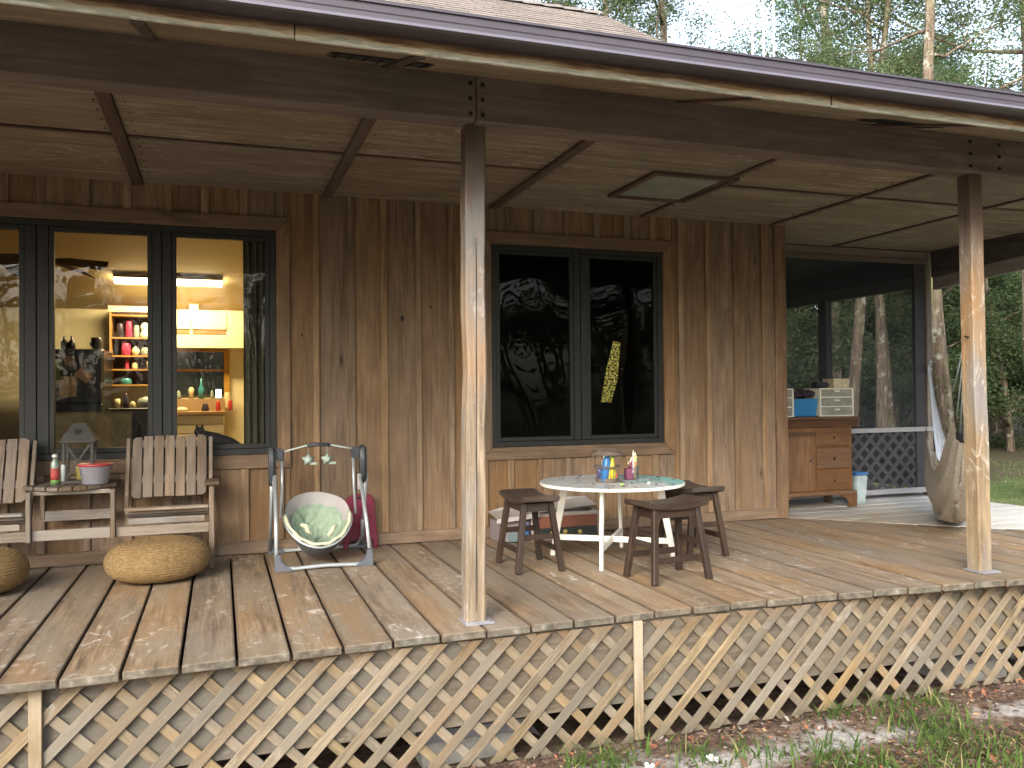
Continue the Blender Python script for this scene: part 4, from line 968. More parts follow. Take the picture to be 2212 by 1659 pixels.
MB().lathe([(.0243, .03), (.0246, .05), (.0246, .09), (.0243, .10)], n=18).build('label', plain('red_label', (.38, .06, .05), .4, bump=0), t, smooth=True)
MB().lathe([(.0243, .008), (.0245, .029)], n=18).build('label_band', plain('green_label', (.13, .28, .06), .4, bump=0), t, smooth=True)
MB().lathe([(0, .1605), (.017, .1605), (.018, .172), (.015, .185), (0, .188)], n=14).build('cap', plain('silver_cap', (.7, .7, .6), .15, .6, bump=0), t, smooth=True)
t = empty('clear_bottle', 'thin clear bottle beside the bottle with the red label', 'bottle', (-1.942, 2.09, ZT+.001))
MB().lathe([(0, 0), (.014, 0), (.015, .11), (.008, .13), (.008, .145), (0, .147)], n=14).build('body', plain('clear_grey_plastic', (.40, .46, .44), .12, bump=0), t, smooth=True)

# ================================================================== BABY SWING
mt = plain('grey_tube_enamel', (.42, .46, .48), .3, .5, bump=0); mdk = plain('charcoal_plastic', (.045, .05, .058), .4, bump=0); mfoot = plain('slate_plastic', (.09, .10, .12), .5, bump=0)
sw = empty('baby_swing', 'grey framed baby swing with a pale green padded seat and two hanging stars', 'baby swing', (0, 0, 0))
XL, XR = -.722, -.150; YF, YBk, YH = 1.66, 2.30, 1.97; ZH = .70
for nm, pts in (('front_leg', [(XL+.008, YH-.04, .56), (XL+.004, YF+.10, .28), (XL, YF+.01, .03)]), ('front_leg', [(XR-.025, YH-.04, .55), (XR-.012, YF+.10, .28), (XR, YF+.01, .03)])):
    MB().tube(pts, .0125, 10).build(nm, mt, sw, smooth=True)
    q = pts[0]; MB().tube([(q[0], q[1]-.0, q[2]-.10), q], .0155, 10).build('sleeve', plain('pinkish_sleeve', (.42, .38, .38), .4, bump=0), sw, smooth=True)
for pts in ([(XL-.004, YH+.05, .56), (XL-.004, YBk-.02, .03)], [(XR+.03, YH+.05, .55), (XR+.045, YBk-.02, .03)]): MB().tube(pts, .0125, 10).build('rear_leg', mt, sw, smooth=True)
MB().tube([(XL+.01, YF, .022), (XL+.1, YF-.005, .016), ((XL+XR)/2, YF, .022), (XR-.1, YF-.005, .016), (XR-.01, YF, .022)], .0125, 10).build('front_base_tube', mt, sw, smooth=True)
MB().tube([(XL+.01, YBk, .016), (XR-.05, YBk, .016), (XR+.01, YBk-.02, .03), (XR+.035, YBk-.08, .10), (XR+.02, YBk-.18, .22)], .0125, 10).build('rear_base_tube', mt, sw, smooth=True)
def foot(x, y, s, sy):
    MB().prism([(0, 0), (.10, 0), (.095, .024), (.055, .034), (.030, .062), (.024, .105), (-.008, .105), (-.014, .0)], 'y', -.02, .02).build('foot', mfoot, sw, bevel=.006, segs=2)
    o = COL.objects[-1]; o.location = (x, y, .001); o.rotation_euler = (0, 0, 0 if s > 0 else math.pi)
foot(XL, YF+.002, 1, 1); foot(XR, YF+.002, -1, 1); foot(XL-.006, YBk, 1, -1)
foot(XR+.055, YBk, -1, -1)
for x, s in ((XL-.006, 1), (XR+.0, -1)):
    b = MB(); b.prism([(-.045, -.16), (.0, -.20), (.035, -.16), (.055, -.02), (.05, .04), (.02, .065), (-.03, .06), (-.055, .03), (-.06, -.04)], 'x', -.022, .022)
    o = b.build('hub', mdk, sw, bevel=.012, segs=3, smooth=True); o.location = (x, YH, ZH-.02)
    MB().box(min(x+s*.018, x+s*.075), max(x+s*.018, x+s*.075), YH-.035, YH+.03, ZH-.045, ZH+.03).build('hub_arm', mdk, sw, bevel=.01, segs=2)
    MB().tube([(x+s*.062, YH, ZH-.03), (x+s*.060, YH-.01, ZH-.22), (x+s*.050, YH-.02, ZH-.41)], .009, 8).build('hanger_arm', mt, sw, smooth=True)
MB().tube([(XL+.07, YH-.02, ZH+.01), (XL+.13, YH-.03, ZH+.028), (-.52, YH-.035, ZH+.045), (-.44, YH-.035, ZH+.052), (-.36, YH-.035, ZH+.047), (XR-.13, YH-.03, ZH+.030), (XR-.07, YH-.02, ZH+.018)], .0055, 8).build('toy_bar', plain('pale_tube', (.45, .52, .48), .4, bump=0), sw, smooth=True)
MB().tube([(-.512+.0, YH-.036, ZH+.046), (-.44, YH-.036, ZH+.053), (-.365, YH-.036, ZH+.048)], .013, 10).build('toy_bar_grip', mdk, sw, smooth=True)
mstar = plain('pale_green_plush', (.36, .44, .385), .9, scale=80, bump=.4)
for x in (-.505, -.385):
    pts = []
    for k in range(10):
        a = math.pi/2+k*math.pi/5; rr = .044 if k % 2 == 0 else .025; pts.append((math.cos(a)*rr, math.sin(a)*rr))
    vs_ = [(p[0], 0, p[1]) for p in pts]+[(0, -.016, 0), (0, .016, 0)]
    fs = [(i, (i+1) % 10, 10) for i in range(10)]+[((i+1) % 10, i, 11) for i in range(10)]
    o = MB().add(vs_, fs).build('hanging_star', mstar, sw, smooth=True); o.location = (x, YH-.036, ZH-.045)
    MB().tube([(x, YH-.036, ZH-.01), (x, YH-.036, ZH+.045)], .0012, 5).build('cord', mstar, sw)
    MB().box(x+.012, x+.055, YH-.040, YH-.034, ZH-.078, ZH-.062).build('tag', mstar, sw, bevel=.002)
# seat shell: a tilted bucket with a padded pink-grey hood edge and a crumpled green liner
import math as _m
SC0 = Vector((-.452, YH-.06, .27)); tilt = R(33)
def seatpt(u, v, r0=1., lift=0):
    """u around, v from rim (0) to bottom centre (1)"""
    a = 2*math.pi*u; rr = (1-v)**.55
    x = .205*rr*math.cos(a)*r0; y = .245*rr*math.sin(a)*r0; z = -.20*(1-rr**2.6)+.045*(math.cos(2*a)*.5+.5)*rr+lift
    z += .03*max(0, math.sin(a))*rr
    yy = y*math.cos(tilt)-z*math.sin(tilt); zz = y*math.sin(tilt)+z*math.cos(tilt)
    return SC0+Vector((x, yy, zz))
shell = plain('dark_grey_seat_cloth', (.10, .10, .105), .9, bump=.2)
b = MB()
def outer(u, v): p = seatpt(u, v, 1.03); return (p.x, p.y, p.z-.012-.02*v)
b.grid(outer, 40, 14).build('seat_shell', shell, sw, smooth=True)
pad = plain('pinkish_grey_cloth', (.34, .325, .32), .9, scale=30, bump=.3)
liner = plain('pale_green_cloth', (.25, .33, .245), .95, scale=25, bump=.6, var=.12)
def padf(u, v):
    p = seatpt(u, v*.45, 1.0); k = noise.noise((u*9, v*4, 0)); return (p.x, p.y, p.z+.012*math.sin(math.pi*min(1, v))+.006*k)
MB().grid(padf, 48, 10).build('seat_pad', pad, sw, smooth=True)
def lin(u, v):
    a = 2*math.pi*u; front = max(0, -math.sin(a)); p = seatpt(u, (.06+.20*(1-min(1, front*4)))*(1-v)+v, .95)
    k = noise.noise((math.cos(a)*4, math.sin(a)*4, v*5)); k2 = noise.noise((math.cos(a)*9+5, math.sin(a)*9, v*9)); k3 = abs(noise.noise((math.cos(a)*3+2, math.sin(a)*3, v*3+7)))
    n_ = Vector((0, -math.sin(tilt), math.cos(tilt)))
    return p+n_*(.010+.030*k+.013*k2-.02*k3)
MB().grid(lin, 72, 30).build('seat_liner', liner, sw, smooth=True)
cream = plain('cream_fleece', (.48, .49, .34), .95, scale=70, bump=.8)
rimp = [seatpt(.5+i/24*.5, .02, 1.0)+Vector((0, -.006, .012+.004*math.sin(i*1.7))) for i in range(25)]
MB().tube(rimp, [.008+.005*abs(math.sin(i*.8)) for i in range(25)], 8).build('fleece_edge', cream, sw, smooth=True)
for c_, d_ in (((-.56, 1.83, .255), (-.50, 1.79, .195)), ((-.40, 1.775, .185), (-.345, 1.80, .245))):
    c_ = Vector(c_); d_ = Vector(d_); MB().tube([c_, (c_*2+d_)/3+Vector((.01, -.012, .012)), (c_+d_*2)/3+Vector((-.006, -.012, .006)), d_], [.012, .016, .014, .008], 8).build('strap_pad', cream, sw, smooth=True)
MB().tube([seatpt(.5+i/16*.5, .0, 1.05)+Vector((0, 0, -.004)) for i in range(17)], .007, 8).build('seat_rim_tube', mt, sw, smooth=True)
b = MB()
for x in (-.60, -.30): b.tube([(x, 1.93, .20), (x+.03*(1 if x < -.4 else -1), 1.90, .10), (x+.06*(1 if x < -.4 else -1), 1.88, .075)], .004, 6)
b.build('seat_strap', mt, sw, smooth=True)

# folded pink step stool behind the swing
mp = plain('magenta_plastic', (.17, .014, .04), .45, bump=0)
t = empty('step_stool', 'folded magenta plastic step stool leaning on the wall behind the swing', 'step stool', (-.11, 2.27, 0), R(0))
MB().prism([(-.13, .002), (-.11, .34), (-.07, .375), (.06, .375), (.085, .34), (.115, .002), (.085, .002), (.075, .06), (-.085, .06), (-.095, .002)], 'y', 0, .03).build('panel', mp, t, bevel=.004)
for i in range(4): MB().box(-.07, .06, -.006, -.0005, .10+i*.06, .125+i*.06).build('rib', mp, t, bevel=.002)
MB().box(-.035, .03, -.003, .0, .345, .36).build('handle_slot', M['black'], t)
# white play board and toy bin against the wall under the window
t = empty('toy_bin', 'open clear toy bin of orange and dark toys behind the stools', 'toy bin', (0, 0, 0))
bm_ = plain('cloudy_bin_plastic', (.42, .38, .36), .35, bump=0)
b = MB(); x0, x1, y0, y1, z0, z1 = 1.08, 1.62, 2.08, 2.32, .003, .20
b.box(x0, x1, y0, y1, z0, z0+.006).box(x0, x0+.006, y0, y1, z0+.0065, z1).box(x1-.006, x1, y0, y1, z0+.0065, z1).box(x0+.0065, x1-.0065, y0, y0+.006, z0+.0065, z1).box(x0+.0065, x1-.0065, y1-.006, y1, z0+.0065, z1).build('bin', bm_, t)
b = MB(); b.box(1.10, 1.60, 2.070, 2.079, .09, .175); b.build('orange_toys', plain('orange_toy', (.22, .085, .05), .6, var=.2, scale=6), t, bevel=.003)
b = MB(); b.box(1.10, 1.60, 2.070, 2.0795, .012, .089); b.build('dark_toys', plain('dark_toy', (.03, .04, .035), .6, var=.4, scale=25), t, bevel=.003)
for x, z in ((1.24, .055), (1.34, .06), (1.46, .05)): MB().lathe([(0, -.018), (.014, -.012), (.018, 0), (.014, .012), (0, .018)], (x, 2.070, z), 12).build('yellow_ball', plain('mustard_ball', (.42, .30, .08), .6), t, smooth=True)
t = empty('play_board', 'long white folding board lying on the toy bins by the wall', 'board', (0, 0, 0))
MB().add([(.80, 2.02, .185), (1.12, 2.02, .215), (1.66, 2.20, .225), (1.62, 2.33, .275), (1.2, 2.33, .285), (.82, 2.31, .20)], [(0, 1, 2, 3, 4, 5)]).build('top_leaf', plain('white_board', (.36, .34, .32), .4, bump=0), t)
MB().add([(.80, 2.02, .184), (1.12, 2.02, .214), (1.12, 2.03, .178), (.80, 2.03, .152)], [(0, 1, 2, 3)]).build('front_edge', M['cab_w'], t)
t = empty('play_box', 'pale pink and blue play box behind the left dark stool', 'box', (0, 0, 0))
MB().box(.84, 1.065, 2.08, 2.31, .003, .15).build('body', plain('pinkish_box', (.22, .19, .205), .5, bump=0), t, bevel=.004)
MB().box(.99, 1.06, 2.066, 2.079, .04, .13).build('blue_panel', plain('blue_panel', (.04, .12, .30), .4, bump=0), t, bevel=.004)
MB().box(.90, .985, 2.068, 2.079, .008, .07).build('teal_panel', plain('teal_panel', (.14, .19, .21), .4, bump=0), t, bevel=.004)

# ================================================================== ROUND TABLE
TC = Vector((1.351, 1.311, 0)); TR = .466; TH = .4975
t = empty('round_table', 'low round white table with paint smears and scraps on its top', 'table', TC)
n = NT('painted_table_top'); v, oi = n.coords(False); nz = n.noise(v, 7., 5, .6, .8); nz2 = n.noise(v, 22., 5, .7); sx = n.node('ShaderNodeSeparateXYZ'); n.l(v, sx.inputs[0])
c = n.mix(n.ramp(nz, [(.38, 0.), (.62, .6)]), (.50, .51, .49), (.30, .32, .33))
tq = n.ramp(n.math('ADD', n.math('MULTIPLY', sx.outputs[0], 1.4), n.math('MULTIPLY', n.math('SUBTRACT', nz, .5), 1.6)), [(.12, 0.), (.42, .85)])
c = n.mix(tq, c, (.14, .42, .42)); c = n.mix(n.ramp(nz2, [(.66, 0.), (.70, .75)]), c, (.12, .08, .12))
n.bsdf(c, .4, None); M['ttop'] = n.m
MB().lathe([(0, TH-.020), (TR-.004, TH-.020), (TR, TH-.017), (TR, TH-.003), (TR-.003, TH)], n=72).build('rim', M['white'], t, smooth=False)
MB().lathe([(TR-.0035, TH), (TR*.5, TH+.0004), (0, TH+.0004)], n=72).build('top', M['ttop'], t, smooth=False)
lr = .397; la = -2.1847
for k in range(4):
    a = la+k*math.pi/2; d = Vector((math.cos(a), math.sin(a), 0)); tw = Vector((-d.y, d.x, 0))
    p0 = d*lr; p1 = d*(lr-.09 if k else lr-.05)
    vs_ = []
    for c_, w_, th in ((p0, .034, .022), (p1+Vector((0, 0, TH-.021)), .050, .022)):
        for i, j in ((-1, -1), (1, -1), (1, 1), (-1, 1)): vs_.append(c_+d*(i*w_/2)+tw*(j*th/2)+Vector((0, 0, .001)))
    MB().add(vs_, [(0,1,2,3),(7,6,5,4),(0,4,5,1),(1,5,6,2),(2,6,7,3),(3,7,4,0)]).build('leg', M['white'], t, bevel=.003)
for k in range(2):
    a = la+k*math.pi/2; d = Vector((math.cos(a), math.sin(a), 0)); z = .125+.0*k
    if k: MB().bar(-d*(lr-.03)+Vector((0, 0, z)), d*(lr-.03)+Vector((0, 0, z)), .02, .036).build('stretcher', M['white'], t, bevel=.002)
    else:
        for s in (-1, 1): MB().bar(d*s*.011+Vector((0, 0, z)), d*s*(lr-.03)+Vector((0, 0, z)), .02, .036).build('stretcher', M['white'], t, bevel=.002)
scr = MB(); rnd = random.Random(5); scc = [(.15, .06, .03), (.02, .02, .02), (.1, .02, .12), (.3, .2, .12), (.02, .1, .1)]
for i in range(85):
    a = rnd.uniform(0, 6.28); rr = TR*.93*math.sqrt(rnd.random()); x, y = rr*math.cos(a), rr*math.sin(a)
    if x < -.25 and rnd.random() < .6: continue
    L = rnd.uniform(.006, .026); aa = rnd.uniform(0, 3.14); w_ = rnd.uniform(.003, .008); dx, dy = math.cos(aa), math.sin(aa); z = TH+.0012; h = rnd.uniform(.002, .008)
    scr.add([(x-dx*L-dy*w_, y-dy*L+dx*w_, z), (x-dx*L+dy*w_, y-dy*L-dx*w_, z), (x+dx*L+dy*w_, y+dy*L-dx*w_, z+h), (x+dx*L-dy*w_, y+dy*L+dx*w_, z+h*.6)], [(0, 1, 2, 3)], rnd.randrange(5))
o = scr.build('craft_scraps', [plain('scrap_%s' % 'abcde'[i], c_, .7, bump=0) for i, c_ in enumerate(scc)], fix=False); o.location = TC
tag(o, 'dark and coloured craft scraps scattered over the round table top', 'scraps', kind='stuff')
# wire basket with crafts
mw = plain('brown_wicker_wire', (.13, .10, .08), .7, var=.2)
BC = (1.30, 1.27, TH+.002)
t = empty('wire_basket', 'round wire basket of bright craft supplies on the round table', 'basket', BC)
def rb(z): return .066+.030*(z/.185)
b = MB()
for z, tr in ((.005, .006), (.014, .005), (.022, .004), (.095, .003), (.102, .003), (.178, .005), (.187, .005)):
    b.tube([(rb(z)*math.cos(R(15*i)), rb(z)*math.sin(R(15*i)), z+.001*math.sin(i*2.3)) for i in range(25)], tr, 6, cap=False)
b.build('hoops', mw, t, smooth=True)
for i in range(22):
    a = R(i*360/22); MB().tube([(rb(0)*math.cos(a), rb(0)*math.sin(a), .003), (rb(.19)*math.cos(a), rb(.19)*math.sin(a), .188)], .0016, 5).build('stave', mw, t)
MB().lathe([(0, .002), (.066, .002), (.066, .006), (0, .006)], n=20).build('basket_base', mw, t)
rnd = random.Random(3)
b = MB()
for i in range(16):
    a = rnd.uniform(0, 6.3); rr = rnd.uniform(.8, 1)*rb(.187); dx, dy = -math.sin(a), math.cos(a)
    b.tube([(rr*math.cos(a)-dx*.05, rr*math.sin(a)-dy*.05, .185+rnd.uniform(0, .012)), (rr*math.cos(a), rr*math.sin(a), .194+rnd.uniform(0, .01)), (rr*math.cos(a)+dx*.06, rr*math.sin(a)+dy*.06, .19+rnd.uniform(0, .02))], .0014, 4)
tag(b.build('twigs', mw, t), kind='stuff')
cc = [('blue_craft_bottle', (.02, .16, .42), -.035, -.03, .028, .17), ('yellow_craft_bottle', (.60, .50, .03), .0, -.045, .020, .15), ('yellow_craft_bottle', (.55, .45, .05), .03, -.035, .02, .12), ('navy_craft_tube', (.02, .025, .12), -.05, -.01, .018, .10), ('cream_craft_tube', (.6, .5, .3), .0, .02, .024, .165), ('red_craft_ball', (.65, .08, .03), .048, -.02, .02, .06), ('blue_ball', (.05, .40, .60), -.015, -.01, .026, .178), ('green_craft_tube', (.1, .3, .08), .035, .03, .02, .15)]
for i, (nm, c_, x, y, r, h) in enumerate(cc):
    o = MB().lathe([(0, 0), (r, .002), (r, h*.7), (r*.5, h*.86), (r*.5, h), (0, h)], n=12).build(nm, plain(nm+str(i)+'_plastic', c_, .35, bump=0), smooth=True)
    o.location = (BC[0]+x, BC[1]+y, BC[2]+.007); o.rotation_euler = (rnd.uniform(-.08, .08), rnd.uniform(-.12, .12), 0)
    tag(o, {0: 'blue bottle inside the wire basket on the table', 1: 'taller yellow bottle at the front of the wire basket', 2: 'shorter yellow bottle inside the wire basket', 3: 'navy tube at the left inside the wire basket', 4: 'cream tube in the middle of the wire basket', 5: 'red ball low at the right inside the basket', 6: 'bright blue ball near the top of the basket', 7: 'green tube at the back of the wire basket'}[i], 'craft supply', 'craft supplies in the wire basket')
GC = (1.52, 1.33, TH+.002)
t = empty('brush_jar', 'clear jar of coloured markers and brushes beside the wire basket', 'jar', GC)
MB().lathe([(.030, .004), (.034, .01), (.036, .085), (.034, .086), (.031, .012)], n=20).build('jar', M['glass'], t, smooth=True)
for i, (c_, ax, ay, h) in enumerate([((.25, .06, .10), -.022, -.01, .115), ((.22, .05, .12), -.014, .0, .12), ((.55, .20, .12), .004, -.016, .12), ((.6, .35, .02), .008, -.004, .16), ((.12, .4, .12), .016, .0, .14), ((.3, .1, .3), -.006, .01, .13), ((.7, .7, .6), .0, .0, .175), ((.18, .05, .08), -.026, .004, .10)]):
    o = MB().tube([(ax*.6, ay*.6, .008), (ax*1.3, ay*1.3, h)], .0055, 8).tube([(ax*1.3, ay*1.3, h+.001), (ax*1.36, ay*1.36, h+.018)], [.005, .002], 8, mi=1).build('marker', [plain('marker_%d_paint' % i, c_, .4, bump=0), plain('marker_%d_tip' % i, (.7, .68, .5), .4, bump=0)], t)
MB().box(-.060, -.006, -.022, .022, .002, .075).build('purple_packet', plain('purple_packet', (.16, .05, .09), .5, bump=0), t, bevel=.003)
for i, (x, y, c_, lab) in enumerate([(1.28, 1.02, (.35, .75, .08), 'tiny lime green bead on the round table'), (1.47, 1.03, (.75, .75, .72), 'small white bead on the round table front')]):
    o = MB().lathe([(0, -.007), (.010, -.004), (.012, 0), (.008, .006), (0, .008)], n=10).build('bead', plain('bead_%d' % i, c_, .3, bump=0), smooth=True); o.location = (x, y, TH+.009); tag(o, lab, 'bead', 'beads on the table')

# ================================================================== STOOLS
def stool(cx, cy, rz_, lab):
    t = empty('wooden_stool', lab, 'stool', (cx, cy, 0), rz_, 'dark wooden stools round the white table')
    A, B_ = .125, .215
    def top(u, v): 
        x = -A+2*A*u; y = -B_+2*B_*v; return (x, y, .462-.022*(1-(abs(y)/B_)**2.2)-.004*(abs(x)/A)**3)
    b = MB(); nu, nv = 8, 18; b.grid(top, nu, nv); N = len(b.v)
    bot = [(p[0]*.96, p[1]*.985, p[2]-.034) for p in b.v]; b.add(bot, [tuple(i for i in f[::-1]) for f in b.f[:nu*nv]])
    def idx(i, j): return i*(nv+1)+j
    ring = [idx(i, 0) for i in range(nu+1)]+[idx(nu, j) for j in range(1, nv+1)]+[idx(i, nv) for i in range(nu-1, -1, -1)]+[idx(0, j) for j in range(nv-1, 0, -1)]
    L = len(ring)
    for i in range(L): b.f.append((ring[i], ring[(i+1) % L], ring[(i+1) % L]+N, ring[i]+N)); b.mi.append(0)
    b.build('seat', M['stoolx'], t, smooth=False, bevel=.006, segs=2)
    fx, fy, tx, ty = .140, .188, .085, .145
    zs = .41
    def leg(sx_, sy_, z): k = z/zs; return Vector((sx_*(fx+(tx-fx)*k), sy_*(fy+(ty-fy)*k), z))
    for sx_ in (-1, 1):
        for sy_ in (-1, 1): MB().bar(leg(sx_, sy_, .001), leg(sx_, sy_, zs+.003), .035, .035, (0, 1, 0)).build('leg', M['stool'], t, bevel=.004)
    for s in (-1, 1):
        MB().bar(leg(s, -1, .13)+Vector((0, .02, 0)), leg(s, 1, .13)-Vector((0, .02, 0)), .016, .034).build('stretcher', M['stool'], t, bevel=.003)
        MB().bar(leg(-1, s, .21)+Vector((.02, 0, 0)), leg(1, s, .21)-Vector((.02, 0, 0)), .016, .034).build('stretcher', M['stool'], t, bevel=.003)
        MB().bar(leg(s, -1, .385)+Vector((0, .02, 0)), leg(s, 1, .385)-Vector((0, .02, 0)), .016, .05).build('apron', M['stool'], t, bevel=.002)
        MB().bar(leg(-1, s, .385)+Vector((.02, 0, 0)), leg(1, s, .385)-Vector((.02, 0, 0)), .016, .05).build('apron', M['stool'], t, bevel=.002)
    return t
s1 = stool(.757, 1.25, 0, 'dark saddle-seat stool left of the round table, beside the porch post')
dup(s1, (1.39, .668, 0), R(-83), 'dark saddle-seat stool in front of the round table, nearest the deck edge')
dup(s1, (1.925, 1.29, 0), R(2), 'dark saddle-seat stool right of the round table, partly hidden behind another')

# ================================================================== DRESSER AND ITS THINGS
DX0, DX1, DY0, DY1 = 3.62, 4.475, 2.70, 3.03
t = empty('dresser', 'brown wooden dresser with a door and three drawers by the screened room', 'dresser', (0, 0, 0))
MB().box(DX0, DX1, DY0, DY1, .12, .735).build('body', M['dresser'], t, bevel=.003)
MB().prism([(DY0-.055, .835), (DY0-.055, .815), (DY0-.035, .80), (DY0-.02, .77), (DY0-.008, .736), (DY1, .736), (DY1, .835)], 'x', DX0-.03, DX1+.055).build('top', M['dtop'], t, bevel=.002)
def foot_poly(x, s): return [(x, .002), (x, .119), (x+s*.22, .119), (x+s*.16, .095), (x+s*.12, .085), (x+s*.09, .045), (x+s*.085, .002)]
for x, s in ((DX0-.02, 1), (DX1+.035, -1)): MB().prism(foot_poly(x, s), 'y', DY0-.02, DY0-.001).build('bracket_foot', M['dresserx'], t, bevel=.002)
MB().box(DX0-.02, DX1+.035, DY0-.024, DY0-.0005, .1195, .152).build('base_moulding', M['dresserx'], t, bevel=.004)
for x in (DX0, DX1-.05): MB().box(x, x+.05, DY1-.06, DY1, .002, .119).build('rear_foot', M['dresser'], t)
dr = MB().box(DX0+.04, 4.045, DY0-.016, DY0-.001, .165, .655).build('door', M['dresser'], t, bevel=.004)
MB().box(DX0+.04, DX1-.02, DY0-.006, DY0-.0005, .665, .70).build('upper_rail', M['dtop'], t)
for z0, z1 in ((.56, .728), (.36, .545), (.165, .34)):
    d_ = MB().box(4.075, 4.44, DY0-.016, DY0-.001, z0, z1).build('drawer', M['dresserx'], t, bevel=.006)
    MB().lathe([(0, -.004), (.010, -.002), (.014, .008), (.008, .016), (0, .018)], n=12).build('knob', M['dtop'], d_, smooth=True); o = COL.objects[-1]; o.location = (4.26, DY0-.018, (z0+z1)/2); o.rotation_euler = (R(90), 0, 0)
MB().lathe([(0, -.004), (.010, -.002), (.014, .008), (.008, .016), (0, .018)], n=12).build('knob', M['dtop'], dr, smooth=True); o = COL.objects[-1]; o.location = (4.00, DY0-.018, .44); o.rotation_euler = (R(90), 0, 0)
mdw = plain('smoky_drawer', (.20, .20, .17), .25, var=.35, scale=14, bump=0); mwf = plain('white_drawer_frame', (.60, .60, .50), .4, bump=0)
def tower(x0, x1, lab):
    t = empty('drawer_tower', lab, 'drawer unit', (0, 0, 0), group='small drawer towers on the dresser')
    z0, z1, y0, y1 = .8365, 1.095, 2.76, 2.99
    b = MB(); b.box(x0, x0+.012, y0, y1, z0, z1).box(x1-.012, x1, y0, y1, z0, z1).box(x0+.0125, x1-.0125, y0, y1, z1-.010, z1)
    for z in (z0, z0+.085, z0+.170): b.box(x0+.0125, x1-.0125, y0, y1, z, z+.009)
    b.build('frame', mwf, t)
    for z in (z0, z0+.085, z0+.170):
        MB().box(x0+.014, x1-.014, y0+.006, y1-.01, z+.0105, z+.082 if z < z0+.16 else z1-.012).build('drawer', mdw, t, bevel=.003)
        MB().box((x0+x1)/2-.03, (x0+x1)/2+.03, y0-.004, y0+.0055, z+.055, z+.068).build('drawer_pull', mwf, t, bevel=.002)
tower(4.175, 4.555, 'white framed three-drawer plastic tower on the right of the dresser')
tower(3.55, 3.885, 'white framed three-drawer plastic tower half hidden by the cabin corner')
t = empty('blue_tub', 'blue plastic tub of dark things between the drawer towers', 'tub', (0, 0, 0))
MB().add([(3.915, 2.79, .837), (4.155, 2.79, .837), (4.155, 2.98, .837), (3.915, 2.98, .837), (3.90, 2.775, 1.0), (4.17, 2.775, 1.0), (4.17, 2.99, 1.0), (3.90, 2.99, 1.0)], [(0,3,2,1),(4,5,6,7),(0,1,5,4),(1,2,6,5),(2,3,7,6),(3,0,4,7)]).build('body', plain('blue_plastic', (.015, .14, .32), .4, bump=0), t, bevel=.006)
b = MB(); rnd = random.Random(9)
for i in range(14): 
    x = rnd.uniform(3.93, 4.14); b.lathe([(0, -.03), (.03, -.015), (.035, .01), (0, .03)], (x, rnd.uniform(2.80, 2.96), 1.03+rnd.uniform(0, .035)), 8)
tag(b.build('dark_contents', plain('dark_bundle', (.03, .018, .03), .9), t), kind='stuff')
t = MB().box(4.36, 4.545, 2.80, 2.95, 1.0965, 1.185).build('patterned_box', None if False else plain('patterned_card', (.34, .30, .20), .6, var=.6, scale=30, bump=0), bevel=.003); tag(t, 'patterned box on top of the right drawer tower', 'box')
t = MB().box(4.20, 4.345, 2.82, 2.95, 1.0965, 1.155).build('dark_pouch', plain('dark_pouch_cloth', (.02, .02, .025), .9), bevel=.02, segs=2); tag(t, 'small dark pouch beside the patterned box on the drawer tower', 'pouch')
t = empty('storage_canister', 'tall clear canister with a blue lid on the floor by the dresser', 'canister', (4.65, 2.84, 0))
MB().add([(-.055, -.055, .003), (.055, -.055, .003), (.055, .055, .003), (-.055, .055, .003), (-.07, -.07, .275), (.07, -.07, .275), (.07, .07, .275), (-.07, .07, .275)], [(0,3,2,1),(4,5,6,7),(0,1,5,4),(1,2,6,5),(2,3,7,6),(3,0,4,7)]).build('body', plain('misty_plastic', (.34, .42, .44), .2, var=.25, scale=12, bump=0), t, bevel=.01, segs=2)
MB().box(-.078, .078, -.078, .078, .2755, .302).build('lid', plain('blue_lid', (.04, .14, .36), .4, bump=0), t, bevel=.008, segs=2)

# ================================================================== HAMMOCK
hmk = empty('hammock', 'cotton hammock hanging in a fold between the two posts, blue striped and beige with fringe', 'hammock', (0, 0, 0))
HA = Vector((5.735, 3.04, 1.33)); HB = Vector((3.16, .22, 1.375)); D_ = (HB-HA); D_.z = 0; Ld = D_.length; D_.normalize(); SIDE = Vector((D_.y, -D_.x, 0))
def hbase(s): 
    p = HA.lerp(HB, s); return p
def low(s): return 1.335*math.sin(math.pi*s)**.62
mnet = plain('beige_cotton_net', (.44, .41, .345), .95, scale=40, bump=.8, var=.25)
n = NT('blue_striped_cotton'); uvn = n.node('ShaderNodeTexCoord').outputs['Object']
n2 = n.node('ShaderNodeAttribute'); n2.attribute_name = 'stripe'
c = n.ramp(n.math('FRACT', n.math('MULTIPLY', n2.outputs['Fac'], 7.)), [(.0, (.50, .55, .62)), (.5, (.46, .52, .62)), (.56, (.12, .17, .27)), (.8, (.10, .15, .26)), (.86, (.5, .55, .62))])
n.bsdf(c, .9, n.bump(n.noise(uvn, 120., 3), .5)); M['stripe'] = n.m
def hcloth(s0, s1, zt, name, mat, dz0, dz1, off, nu=40, nv=24, wmax=.20, fold=.02):
    def fn(u, v):
        s = s0+(s1-s0)*u; p = hbase(s); g = math.sin(math.pi*s)**.8
        t_ = v*2-1
        z = p.z-low(s)+(abs(t_)**3.2)*(dz0+(dz1-dz0)*u)*g+.012*math.sin(s*40+v*7)*g
        w_ = wmax*g*math.sin(t_*1.35)/.976+fold*math.sin(v*34+s*5)*g
        q = p+SIDE*(w_+off*g); q.z = max(.012, z+zt)
        return q
    me = MB().grid(fn, nu, nv).mesh(name, mat, smooth=True)
    a = me.attributes.new('stripe', 'FLOAT', 'POINT'); a.data.foreach_set('value', [j/nv for i in range(nu+1) for j in range(nv+1)])
    return link(name, me, hmk)
